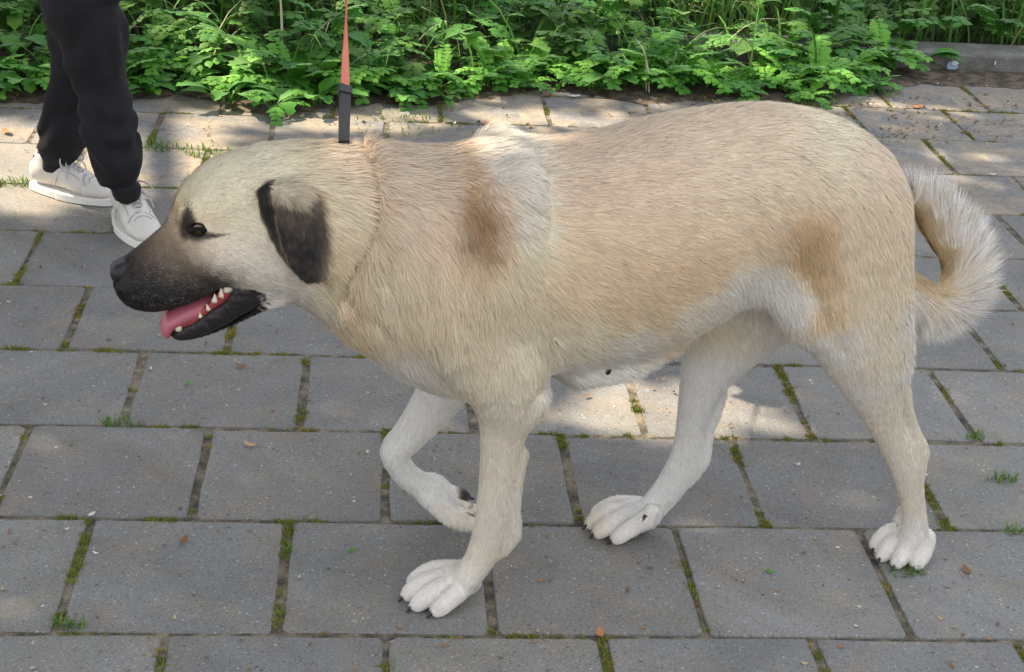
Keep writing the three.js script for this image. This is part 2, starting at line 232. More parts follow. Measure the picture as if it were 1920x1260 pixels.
{
  const t = thing('shade_tree', 'tall broad leaved tree whose crown shades the paving', 'tree');
  const TX = -3.3, TZ = -5.2; t.position.set(TX, 0, TZ);
  const bark = std({ map: tex(256, 256, (u, v) => { const k = 92 + 40 * fbm2(u * 22, v * 4, 4); return [k, k * .86, k * .7]; }), roughness: 1 });
  const limb = (pts, r0, r1, name) => { const c = new THREE.CatmullRomCurve3(pts.map((p) => V3(...p))), n = 14, P = [], I = [], UV = []; const fr = c.computeFrenetFrames(n); for (let i = 0; i <= n; i++) { const p = c.getPoint(i / n), r = lerp(r0, r1, i / n); for (let k = 0; k <= 9; k++) { const a = k / 9 * 6.283; const v = p.clone().addScaledVector(fr.normals[i], Math.cos(a) * r).addScaledVector(fr.binormals[i], Math.sin(a) * r); P.push(v.x, v.y, v.z); UV.push(k / 9, i / n * 3); } } for (let i = 0; i < n; i++) for (let k = 0; k < 9; k++) { const a = i * 10 + k; I.push(a, a + 1, a + 10, a + 1, a + 11, a + 10); } const g = new THREE.BufferGeometry(); g.setAttribute('position', new THREE.Float32BufferAttribute(P, 3)); g.setAttribute('uv', new THREE.Float32BufferAttribute(UV, 2)); g.setIndex(I); g.computeVertexNormals(); return part(name, g, bark, t); };
  limb([[0, -.1, 0], [.05, 1.5, .05], [-.03, 3.2, .1], [.05, 5.4, .3]], .19, .11, 'trunk');
  for (const [a, l, h] of [[.3, 2.6, 3.3], [1.1, 3.0, 3.7], [1.9, 2.8, 4.1], [2.8, 2.2, 4.4], [4.2, 2.0, 4.3], [5.3, 2.4, 3.9]]) limb([[0, h - .9, .08], [Math.cos(a) * l * .45, h + .1, Math.sin(a) * l * .45], [Math.cos(a) * l, h + 1.0, Math.sin(a) * l]], .075, .015, 'limb');
  // leaf
  const g = new THREE.BufferGeometry(); const L = .105, w = .037; g.setAttribute('position', new THREE.Float32BufferAttribute([0, 0, 0, L * .35, .006, w, L, -.01, 0, L * .35, .006, -w, L * .4, 0, 0], 3)); g.setIndex([0, 1, 4, 1, 2, 4, 2, 3, 4, 3, 0, 4]); g.computeVertexNormals();
  const leaves = [], kx = SUN.x / SUN.y, kz = SUN.z / SUN.y;
  for (let i = 0; i < 78000; i++) {
    const gx = rr(-1.9, 4.1), gz = rr(-5.0, 1.9), h = rr(3.9, 5.5); let lit = litAt(gx, gz);
    { const bx = gx + kx * .6 - DOG_PX, bz = gz + kz * .6 - DOG_PZ, X = bx * DOG_C - bz * DOG_S, Z = bx * DOG_S + bz * DOG_C; if (X > -.48 && X < .36 && Math.abs(Z) < .11) lit = Math.max(lit, .85 * sstep(-.35, .25, N2(X * 3.1 + 4, Z * 3.1))); }
    if (rnd() < lit) continue;
    if (lit < .05 && N2(gx * 2.6 + 50, gz * 2.6) > .74 && rnd() < .4) continue;      // small gaps elsewhere
    leaves.push([gx + kx * h, h, gz + kz * h]);
  }
  const im = new THREE.InstancedMesh(g, new THREE.MeshPhysicalMaterial({ color: 0xffffff, roughness: .8, transmission: .18, thickness: 0, side: THREE.DoubleSide }), leaves.length), M = new THREE.Matrix4(), Q = new THREE.Quaternion(), E = new THREE.Euler(), c = new THREE.Color();
  leaves.forEach(([x, y, z], i) => { Q.setFromEuler(E.set(rr(-.9, .9), rnd() * 6.28, rr(-.9, .9))); const s = rr(.75, 1.25), k = rr(.7, 1.2); M.compose(V3(x - TX, y, z - TZ), Q, V3(s, s, s)); im.setMatrixAt(i, M); im.setColorAt(i, c.setRGB(.06 * k, .13 * k, .03 * k)); });
  im.name = 'crown'; im.userData.kind = 'stuff'; im.castShadow = im.receiveShadow = true; t.add(im);
  console.log('leaves', leaves.length);
}
// ---------------------------------------------------------------- the dog: a distance field in its own axes (X to the tail, Y up, Z to its left side)
const DOG_O = V3(0.82, 0, -0.20), DOG_A = 8 * Math.PI / 180;
const DU = V3(Math.cos(DOG_A), 0, -Math.sin(DOG_A)), DN = V3(Math.sin(DOG_A), 0, Math.cos(DOG_A));
const toDog = (p) => { const d = p.clone().sub(DOG_O); return [d.dot(DU), d.y, d.dot(DN)]; };
const dirDog = (d) => [d.dot(DU), d.y, d.dot(DN)];
const CAMD = toDog(camera.position);
function q(px, py, Z = 0) { const d = dirDog(ray(px, py)), t = (Z - CAMD[2]) / d[2]; return [CAMD[0] + d[0] * t, CAMD[1] + d[1] * t, Z]; }
function mpp(px, py, Z = 0) { const a = q(px, py, Z), b = q(px + 10, py, Z), c = q(px, py + 10, Z); return (Math.hypot(a[0] - b[0], a[1] - b[1]) + Math.hypot(a[0] - c[0], a[1] - c[1])) / 20; }

const TAN = 0.42;
// a tube of elliptic sections; station = [px, py, Z, half height in pixels, half width in metres or 0 for round, fur inset]
function catmull(st, n) {
  const out = [];
  for (let i = 0; i < st.length - 1; i++) {
    const a = st[Math.max(0, i - 1)], b = st[i], c = st[i + 1], d = st[Math.min(st.length - 1, i + 2)];
    for (let k = 0; k < n; k++) { const t = k / n, t2 = t * t, t3 = t2 * t; out.push(b.map((_, j) => 0.5 * (2 * b[j] + (c[j] - a[j]) * t + (2 * a[j] - 5 * b[j] + 4 * c[j] - d[j]) * t2 + (3 * b[j] - a[j] - 3 * c[j] + d[j]) * t3))); }
  }
  out.push(st[st.length - 1]); return out;
}
class Tube {
  constructor(stations, sub = 3) {                       // stations [X,Y,Z,r,w]
    const s = this.s = sub > 1 ? catmull(stations, sub) : stations;
    this.lo = [1e9, 1e9, 1e9]; this.hi = [-1e9, -1e9, -1e9];
    for (const a of s) { const r = [a[3], a[3], a[4]]; for (let k = 0; k < 3; k++) { this.lo[k] = Math.min(this.lo[k], a[k] - r[k]); this.hi[k] = Math.max(this.hi[k], a[k] + r[k]); } }
  }
  box(x, y, z) { const a = Math.max(this.lo[0] - x, x - this.hi[0], 0), b = Math.max(this.lo[1] - y, y - this.hi[1], 0), c = Math.max(this.lo[2] - z, z - this.hi[2], 0); return Math.sqrt(a * a + b * b + c * c); }
  d(x, y, z, far = 0.09) {
    const bd = this.box(x, y, z); if (bd > far) return bd + 0.01;
    const s = this.s; let best = 1e9;
    for (let i = 0; i < s.length - 1; i++) {
      const a = s[i], b = s[i + 1], ax = b[0] - a[0], ay = b[1] - a[1], az = (b[2] - a[2]);
      const l = ax * ax + ay * ay + az * az + 1e-12; let t = ((x - a[0]) * ax + (y - a[1]) * ay + (z - a[2]) * az) / l; t = t < 0 ? 0 : t > 1 ? 1 : t;
      const r = a[3] + (b[3] - a[3]) * t, w = a[4] + (b[4] - a[4]) * t, dx = x - a[0] - ax * t, dy = y - a[1] - ay * t, dz = z - a[2] - az * t;
      const e2 = dx * dx + dy * dy, k0 = Math.sqrt(e2 / (r * r) + dz * dz / (w * w)), k1 = Math.sqrt(e2 / (r * r * r * r) + dz * dz / (w * w * w * w));
      const v = k1 < 1e-9 ? -Math.min(r, w) : k0 * (k0 - 1) / k1;
      if (v < best) best = v;
    }
    return best;
  }
}
// pixel stations -> Tube. r measured on the picture includes what the slanted view adds from the width
function ptube(list, inset, sub = 3) {
  return new Tube(list.map(([px, py, Z, rp, w, ins]) => {
    const [X, Y] = q(px, py, Z); let r = rp * mpp(px, py, Z); const f = ins ?? inset;
    if (!w) w = r; else { r = Math.sqrt(Math.max(r * r - (TAN * w) ** 2 * 0.85, (0.3 * r) ** 2)); r /= 1; }
    if (!list.round) { /* silhouettes run across a slanted view */ }
    return [X, Y, Z, Math.max(0.003, r - f), Math.max(0.003, w - f)];
  }), sub);
}
const smin = (a, b, k) => { const h = Math.max(k - Math.abs(a - b), 0) / k; return Math.min(a, b) - h * h * k * 0.25; };
const smax = (a, b, k) => -smin(-a, -b, k);

const torso = ptube([
  [575, 415, 0, 160, 0.078], [640, 418, 0, 168, 0.088], [700, 446, 0, 194, 0.100], [770, 476, 0, 218, 0.116], [850, 494, 0, 236, 0.130],
  [950, 488, 0, 243, 0.139], [1050, 480, 0, 238, 0.143], [1150, 462, 0, 233, 0.142], [1250, 425, 0, 221, 0.134], [1340, 386, 0, 197, 0.121],
  [1420, 366, 0, 183, 0.112], [1500, 378, 0, 177, 0.108], [1558, 402, 0, 156, 0.100], [1596, 436, 0, 98, 0.082]], 0.009);
const headT = ptube([
  [540, 425, 0, 140, 0.072, .007], [468, 420, 0, 132, 0.074, .006], [404, 432, 0, 100, 0.070, .005], [370, 464, 0, 82, 0.055, .003], [333, 495, 0, 77, 0.048, .002],
  [297, 517, 0, 70, 0.043, .001], [270, 527, 0, 59, 0.039, .001], [262, 533, 0, 44, 0.033, .001]], 0.003);
const forehead = ptube([[470, 352, 0, 78, 0.066], [420, 352, 0, 66, 0.062], [385, 372, 0, 52, 0.05]], 0.005);
const brow = [1, -1].map((s) => { const [X, Y] = q(372, 398, 0.04); return new Tube([[X + .028, Y + .006, s * 0.047, 0.020, 0.017], [X, Y, s * 0.044, 0.019, 0.016], [X - .012, Y - .008, s * 0.034, 0.012, 0.012]]); });
const cheek = [1, -1].map((s) => { const [X, Y] = q(455, 475, 0.05); return new Tube([[X - .03, Y - .002, s * 0.046, 0.030, 0.020], [X + .02, Y, s * 0.052, 0.045, 0.026]]); });
const flew = [1, -1].map((s) => new Tube([[268, 540], [310, 550], [358, 537], [412, 511], [462, 504]].map(([px, py], i) => { const [X, Y] = q(px, py, 0.036); return [X, Y, s * [0.022, 0.032, 0.036, 0.040, 0.044][i], [0.019, 0.019, 0.020, 0.016, 0.012][i], [0.012, 0.011, 0.011, 0.011, 0.010][i]]; })));
const jaw = ptube([[500, 535, 0, 40, 0.052], [478, 556, 0, 30, 0.05], [430, 588, 0, 20, 0.040], [385, 612, 0, 16, 0.031], [345, 622, 0, 15, 0.024], [330, 619, 0, 11, 0.018]], 0.001);
const lipL = [1, -1].map((s) => new Tube([[494, 537, .048, .013, .010], [480, 542, .052, .018, .010], [462, 556, .051, .018, .009], [440, 576, .046, .0135, .008], [405, 598, .038, .0125, .007], [370, 617, .029, .0095, .006], [342, 626, .021, .0085, .006], [328, 622, .012, .007, .007]].map(([px, py, Z, r, w]) => { const [X, Y] = q(px, py, Z); return [X, Y, s * Z, r, w]; })));
const earSide = (list) => [1, -1].map((s) => new Tube(list.map(([px, py, Z, r, w]) => { const [X, Y] = q(px, py, Z); return s > 0 ? [X, Y, Z, r, w] : [X, Y - .028, -Z + .012, r, w]; }), 4));
const ears = earSide([[530, 364, .076, .016, .012], [553, 378, .085, .0225, .0085], [564, 418, .096, .0262, .0072], [573, 462, .098, .0238, .0065], [581, 500, .096, .0170, .0055]]);
const earFold = earSide([[503, 362, .070, .010, .012], [511, 392, .076, .0115, .011], [524, 430, .083, .0108, .009], [542, 468, .089, .009, .007], [556, 494, .092, .006, .005]]);
const shoulder = [1, -1].map((s) => ptube([[972, 352, .070, 64, .040], [930, 470, .096, 90, .046], [880, 600, .100, 92, .046], [925, 690, .098, 80, .044], [975, 742, .092, 56, .036]], 0.006));
shoulder[1].s.forEach((a) => { a[2] = -a[2] + 0.0; }); { const t = shoulder[1]; [t.lo[2], t.hi[2]] = [-t.hi[2], -t.lo[2]]; }
const legNF = ptube([[950, 690, .088, 74, 0.046], [952, 745, .088, 64, 0.042], [946, 800, .087, 53, .036], [939, 850, .086, 45, .032], [932, 905, .085, 41, .030], [925, 965, .084, 40, .030], [914, 1015, .083, 38, .029], [897, 1052, .082, 35, .028], [878, 1078, .082, 33, .030]], 0.0066);
const legFF = ptube([[905, 640, -.085, 72, .040], [850, 706, -.088, 58, .038], [806, 768, -.09, 47, .034], [768, 815, -.09, 38, .030], [742, 846, -.09, 34, .028], [757, 884, -.09, 30, .026], [792, 912, -.09, 30, .026], [822, 932, -.09, 30, .028]], 0.0056);
const legNH = ptube([[1575, 440, .060, 120, .050], [1600, 540, .070, 116, .054], [1612, 610, .074, 102, .052], [1632, 672, .074, 84, .046], [1644, 735, .070, 58, .036], [1660, 796, .065, 38, .026], [1686, 842, .060, 37, .023], [1702, 880, .058, 36, .023], [1710, 930, .055, 29, .021], [1715, 972, .053, 29, .022], [1714, 1005, .052, 34, .027]], 0.0072);
const legFH = ptube([[1540, 430, -.060, 110, .048], [1450, 540, -.068, 108, .050], [1380, 610, -.072, 92, .048], [1338, 676, -.074, 64, .040], [1310, 740, -.075, 43, .031], [1296, 800, -.076, 34, .024], [1288, 855, -.076, 36, .022], [1262, 905, -.076, 35, .022], [1232, 942, -.076, 32, .022], [1208, 964, -.076, 31, .025]], 0.0062);
const hockN = new Tube([[...q(1690, 730, .068), .012, .012], [...q(1703, 775, .064), .0085, .0085], [...q(1717, 815, .062), .0085, .0085], [...q(1726, 848, .060), .0125, .012], [...q(1718, 885, .058), .009, .009]], 2);
const hockF = new Tube([[...q(1352, 738, -.074), .010, .010], [...q(1337, 785, -.075), .008, .008], [...q(1326, 824, -.076), .008, .008], [...q(1316, 862, -.076), .012, .012], [...q(1296, 895, -.076), .008, .008]], 2);
const carpalN = new Tube([[...q(978, 850, .085), .008, .009], [...q(968, 905, .084), .0085, .0095], [...q(962, 958, .083), .010, .010], [...q(962, 1000, .083), .012, .011], [...q(945, 1030, .083), .008, .008]], 2);
const dewF = new Tube([[...q(1222, 958, -.055), .011, .010], [...q(1212, 974, -.052), .0135, .011]], 1), dewN = new Tube([[...q(1692, 956, .040), .007, .007], [...q(1686, 972, .036), .008, .007]], 1);
const breast = ptube([[790, 640, 0, 78, .075], [838, 676, 0, 70, .078], [900, 690, 0, 60, .075]], 0.006);
const flank = ptube([[1380, 500, .055, 50, .03], [1450, 535, .06, 44, .03], [1510, 590, .068, 48, .032]], 0.004);
const udder = ptube([[1070, 676, 0, 48, .07], [1155, 664, 0, 42, .07], [1240, 622, 0, 36, .055]], 0.003);
const tailT = new Tube([[1645, 500, 0.0, .028], [1684, 528, .008, .023], [1722, 553, .014, .020], [1758, 556, .018, .018], [1784, 530, .02, .018], [1787, 490, .018, .017], [1766, 446, .012, .015], [1738, 407, .004, .011], [1708, 384, -.004, .006]].map(([px, py, Z, r]) => [...q(px, py, Z), r, r * 0.9]), 3);

// paws: four toes with knuckles on a fan, dew pads; heading angle turns about Y
const PAWS = [];
function paw(cx, cz, size, head, lift) {
  const toes = [], claws = [], c = Math.cos(head), s = Math.sin(head);
  const W = (f, l, y) => { let X = -f * c * size, Z = l * size, Y = y * size; X = -(f * c + l * s) * size; Z = (l * c - f * s) * -1 * size; return lift ? lift(X, Y, Z) : [cx + X, Y, cz + Z]; };
  // f forward along -X, l sideways
  const lay = [[-0.037, 0.014, 0.0134], [-0.0135, 0.034, 0.0140], [0.0135, 0.034, 0.0140], [0.037, 0.014, 0.0134]];
  for (const [l, f, r] of lay) {
    const k = size;
    toes.push(new Tube([[...W(f - 0.045, l * 0.55, 0.030), r * k * 0.95, r * k * 0.95], [...W(f - 0.012, l * 0.95, 0.0275), r * k * 1.02, r * k * 1.02], [...W(f + 0.012, l * 1.06, 0.0165), r * k * 1.0, r * k], [...W(f + 0.020, l * 1.06, 0.011), r * k * 0.80, r * k * 0.8]], 3));
    claws.push([W(f + 0.025, l * 1.06, 0.011), W(f + 0.037, l * 1.07, 0.002), 0.0043 * k]);
  }
  const pad = new Tube([[...W(-0.032, 0, 0.023), 0.022 * size, 0.025 * size], [...W(-0.015, 0, 0.024), 0.022 * size, 0.028 * size]], 1);
  const P = { toes, pad, claws }; PAWS.push(P); return P;
}
const dewClaws = [[q(1208, 972, -.046), q(1200, 986, -.044), .0036], [q(1684, 970, .032), q(1682, 988, .030), .003]];
const pxg = (px, py) => { const g = toDog(onGround(px, py)); return g; };
const gNF = pxg(836, 1120), gNH = pxg(1697, 1038), gFH = pxg(1172, 992);
const pawNF = paw(gNF[0], gNF[2], 0.98, 0.30), pawNH = paw(gNH[0], gNH[2], 0.90, 0.62), pawFH = paw(gFH[0], gFH[2], 0.95, 0.16);
const liftC = q(838, 942, -.09);
const pawFF = paw(0, 0, 1.0, 0, (X, Y, Z) => { const a = 2.35, x = X, y = Y - 0.024, cc = Math.cos(a), ss = Math.sin(a); return [liftC[0] + x * cc - y * ss, liftC[1] + x * ss + y * cc, liftC[2] + Z]; });
function pawD(P, x, y, z) { let d = 1e9; for (const t of P.toes) d = smin(d, t.d(x, y, z, 0.06), 0.002); return smin(d, P.pad.d(x, y, z, 0.06), 0.010); }

// crease of the collar in the neck fur
const COLLAR = [[648, 262], [676, 290], [700, 340], [706, 390], [696, 435], [676, 478], [655, 520], [648, 560]];
const EYE = [1, -1].map((s) => { const [X, Y, Z] = q(373, 428, 0.056); return [X, Y, s * Z]; });
let socket = false, folds = null;
const CPOLY = COLLAR.map(([px, py]) => q(px, py, 0.082));
function collarDist(x, y) { let b = 9; for (let i = 0; i < CPOLY.length - 1; i++) { const a = CPOLY[i], c = CPOLY[i + 1], ax = c[0] - a[0], ay = c[1] - a[1]; let t = ((x - a[0]) * ax + (y - a[1]) * ay) / (ax * ax + ay * ay); t = t < 0 ? 0 : t > 1 ? 1 : t; b = Math.min(b, Math.hypot(x - a[0] - ax * t, y - a[1] - ay * t)); } return b; }
function dogD(x, y, z) {
  let d = torso.d(x, y, z);
  d = smin(d, breast.d(x, y, z), 0.04);
  d = smin(d, udder.d(x, y, z), 0.03);
  for (const t of shoulder) d = smin(d, t.d(x, y, z), 0.020);
  d = smin(d, flank.d(x, y, z), 0.03);
  let h = headT.d(x, y, z);
  if (h < 0.12) {
    h = smin(h, forehead.d(x, y, z), 0.03);
    for (const t of brow) h = smin(h, t.d(x, y, z), 0.014);
    for (const t of cheek) h = smin(h, t.d(x, y, z), 0.03);
    for (const t of flew) h = smin(h, t.d(x, y, z), 0.012);
    for (const e of EYE) { const r = Math.hypot(x - e[0], y - e[1], (z - e[2]) * 0.8) - 0.0084; if (socket) h = smax(h, -r, 0.005); }
    let j = jaw.d(x, y, z);
    for (const t of lipL) j = smin(j, t.d(x, y, z), 0.006);
    h = smin(h, j, 0.005);
    for (const t of ears) h = smin(h, t.d(x, y, z), 0.007);
    for (const t of earFold) h = smin(h, t.d(x, y, z), 0.005);
  }
  d = smin(d, h, 0.045);
  if (x < -0.30 && x > -0.55 && d < .05 && d > -.05) { const c = collarDist(x, y); if (c < .03) d += 0.014 * Math.exp(-c * c / 5.5e-5); }
  d = smin(d, smin(legNF.d(x, y, z), carpalN.d(x, y, z), 0.018), 0.035);
  d = smin(d, legFF.d(x, y, z), 0.03);
  d = smin(d, smin(smin(legNH.d(x, y, z), hockN.d(x, y, z), 0.010), dewN.d(x, y, z), 0.006), 0.05);
  d = smin(d, smin(smin(legFH.d(x, y, z), hockF.d(x, y, z), 0.010), dewF.d(x, y, z), 0.004), 0.04);
  if (y < 0.12) { d = smin(d, pawD(pawNF, x, y, z), 0.011); d = smin(d, pawD(pawNH, x, y, z), 0.014); d = smin(d, pawD(pawFH, x, y, z), 0.014); }
  d = smin(d, pawD(pawFF, x, y, z), 0.014);
  d = smin(d, tailT.d(x, y, z), 0.02);
  if (folds && d < .03 && d > -.03 && z > 0) for (const l of folds) for (let i = 0; i < l.length - 1; i++) { const a = l[i], c = l[i + 1], ax = c[0] - a[0], ay = c[1] - a[1]; let t = ((x - a[0]) * ax + (y - a[1]) * ay) / (ax * ax + ay * ay); if (t < 0 || t > 1) { if ((i > 0 && t < 0) || (i < l.length - 2 && t > 1)) continue; } t = t < 0 ? 0 : t > 1 ? 1 : t; const u = (i + t) / (l.length - 1), e = (x - a[0] - ax * t) ** 2 + (y - a[1] - ay * t) ** 2; if (e < .0012) d += .0055 * Math.exp(-e / 1.1e-4) * Math.sin(Math.PI * (.12 + .76 * u)); }
  return d;
}
// surface nets on the blocks that the surface crosses
function meshField(fn, lo, hi, h, slack = 2.3) {
  const B = 8, nb = [0, 1, 2].map((k) => Math.ceil((hi[k] - lo[k]) / (h * B))), n = nb.map((v) => v * B + 1);
  const pos = [], idx = [], vert = new Map(), vals = new Map(), S = B + 1;
  const key = (i, j, k) => (i * n[1] + j) * n[2] + k;
  const fast = new Map();
  const cellList = [];
  for (let bi = 0; bi < nb[0]; bi++) for (let bj = 0; bj < nb[1]; bj++) for (let bk = 0; bk < nb[2]; bk++) {
    const c = fn(lo[0] + (bi + .5) * B * h, lo[1] + (bj + .5) * B * h, lo[2] + (bk + .5) * B * h);
    if (Math.abs(c) > 0.87 * B * h * slack) continue;
    const g = new Float32Array(S * S * S);
    for (let i = 0; i < S; i++) for (let j = 0; j < S; j++) for (let k = 0; k < S; k++) g[(i * S + j) * S + k] = fn(lo[0] + (bi * B + i) * h, lo[1] + (bj * B + j) * h, lo[2] + (bk * B + k) * h);
    for (let i = 0; i < B; i++) for (let j = 0; j < B; j++) for (let k = 0; k < B; k++) {
      const v = []; let m = 0;
      for (let c = 0; c < 8; c++) { const w = g[((i + (c & 1)) * S + j + ((c >> 1) & 1)) * S + k + (c >> 2)]; v.push(w); if (w < 0) m |= 1 << c; }
      if (m === 0 || m === 255) continue;
      let x = 0, y = 0, z = 0, cnt = 0;
      for (let a = 0; a < 8; a++) for (let e = 1; e < 8; e <<= 1) { if (a & e) continue; const b = a | e; if ((v[a] < 0) === (v[b] < 0)) continue; const t = v[a] / (v[a] - v[b]); x += (a & 1) + (e === 1 ? t : 0); y += ((a >> 1) & 1) + (e === 2 ? t : 0); z += (a >> 2) + (e === 4 ? t : 0); cnt++; }
      const I = bi * B + i, J = bj * B + j, K = bk * B + k;
      vert.set(key(I, J, K), pos.length / 3); pos.push(lo[0] + (I + x / cnt) * h, lo[1] + (J + y / cnt) * h, lo[2] + (K + z / cnt) * h);
      cellList.push([I, J, K, v[0] < 0, v[1] < 0, v[2] < 0, v[4] < 0]);
    }
  }
  for (const [I, J, K, s0, s1, s2, s4] of cellList) {
    const quad = (a, b, c, d, flip) => { a = vert.get(a); b = vert.get(b); c = vert.get(c); d = vert.get(d); if (a === undefined || b === undefined || c === undefined || d === undefined) return; if (flip) idx.push(a, c, b, a, d, c); else idx.push(a, b, c, a, c, d); };
    if (s0 !== s1) quad(key(I, J, K), key(I, J - 1, K), key(I, J - 1, K - 1), key(I, J, K - 1), !s0);
    if (s0 !== s2) quad(key(I, J, K), key(I, J, K - 1), key(I - 1, J, K - 1), key(I - 1, J, K), !s0);
    if (s0 !== s4) quad(key(I, J, K), key(I - 1, J, K), key(I - 1, J - 1, K), key(I, J - 1, K), !s0);
  }
  const P = new Float32Array(pos), Nn = new Float32Array(pos.length), e = h * 0.6;
  for (let i = 0; i < P.length; i += 3) {
    const x = P[i], y = P[i + 1], z = P[i + 2];
    let gx = fn(x + e, y, z) - fn(x - e, y, z), gy = fn(x, y + e, z) - fn(x, y - e, z), gz = fn(x, y, z + e) - fn(x, y, z - e); const l = Math.hypot(gx, gy, gz) || 1;
    Nn[i] = gx / l; Nn[i + 1] = gy / l; Nn[i + 2] = gz / l;
  }
  const geo = new THREE.BufferGeometry();
  geo.setAttribute('position', new THREE.BufferAttribute(P, 3)); geo.setAttribute('normal', new THREE.BufferAttribute(Nn, 3)); geo.setIndex(idx);
  return geo;
}
// skin folds: lines along which the surface dips
const FOLDS = [[[668, 560, .05], [705, 588, .07], [735, 640, .07]], [[735, 470, .10], [728, 530, .10], [742, 590, .095]], [[1028, 560, .13], [1036, 640, .125], [1024, 710, .11]], [[1492, 470, .10], [1530, 560, .10], [1572, 650, .10]], [[1000, 292, .09], [1032, 340, .11], [1040, 400, .12], [1022, 470, .13]], [[985, 770, .10], [1000, 735, .11], [1022, 722, .11]]].map((l) => l.map(([px, py, Z]) => q(px, py, Z)));
function smoothMesh(geo, iters, weight) {
  const P = geo.attributes.position.array, n = P.length / 3, I = geo.index.array, nb = Array.from({ length: n }, () => []);
  for (let i = 0; i < I.length; i += 3) for (let k = 0; k < 3; k++) { const a = I[i + k], b = I[i + (k + 1) % 3]; nb[a].push(b); }
  const W = new Float32Array(n); for (let i = 0; i < n; i++) W[i] = weight(P[3 * i], P[3 * i + 1], P[3 * i + 2]);
  for (let it = 0; it < iters; it++) for (const lam of [0.6, -0.61]) {
    const Q = P.slice();
    for (let i = 0; i < n; i++) { const l = nb[i]; if (!l.length) continue; let x = 0, y = 0, z = 0; for (const j of l) { x += Q[3 * j]; y += Q[3 * j + 1]; z += Q[3 * j + 2]; } const c = l.length, w = lam * W[i]; P[3 * i] += w * (x / c - Q[3 * i]); P[3 * i + 1] += w * (y / c - Q[3 * i + 1]); P[3 * i + 2] += w * (z / c - Q[3 * i + 2]); }
  }
  geo.computeVertexNormals();
}
{ const e = EYE[0]; let zz = 0.09; for (let i = 0; i < 80; i++) { const v = dogD(e[0], e[1], zz); if (v < 0.0005) break; zz -= v * .7; } EYE[0][2] = zz - 0.0068; EYE[1][2] = -EYE[0][2]; socket = true; folds = FOLDS; console.log('eye z', zz); }
const dog = thing('dog', 'large fawn dog with black muzzle walking across the grey paving', 'dog');
dog.position.copy(DOG_O); dog.rotation.y = DOG_A;
const bodyGeo = meshField(dogD, [-0.80, -0.012, -0.2], [0.66, 0.80, 0.2], 0.0036);
smoothMesh(bodyGeo, 14, (x, y, z) => (y < 0.075 ? 0.12 : x < -0.46 ? 0.25 : 1));
console.log('dog verts', bodyGeo.attributes.position.count, 'withers', q(900, 250, 0), 'nose', q(210, 515, 0), 'rump', q(1690, 440, 0), 'size px/m', 1 / mpp(900, 500, 0));
console.log('paws', gNF, gNH, gFH);
// ---------------------------------------------------------------- coat: colours, lie and length of the hair by place on the body
function hit(px, py) {                                   // where a sight line meets the dog's skin, in dog axes
  const d = dirDog(ray(px, py).normalize()); let t = 1.6;
  for (let i = 0; i < 160; i++) { const v = dogD(CAMD[0] + d[0] * t, CAMD[1] + d[1] * t, CAMD[2] + d[2] * t); if (v < 0.0006) return [CAMD[0] + d[0] * t, CAMD[1] + d[1] * t, CAMD[2] + d[2] * t]; t += Math.min(v, 0.05) * 0.8; if (t > 3.6) break; }
  return q(px, py, 0);
}
const cF = lin('#cdb495'), cP = lin('#dfcfb6'), cW = lin('#ece8e1'), cT = lin('#b9945f'), cB = lin('#93652f'), cD = lin('#1d1a19'), cG = lin('#b39d86'), cE = lin('#393330');
const CR = lin('#e8ddc8'), HX = (s) => lin(s);
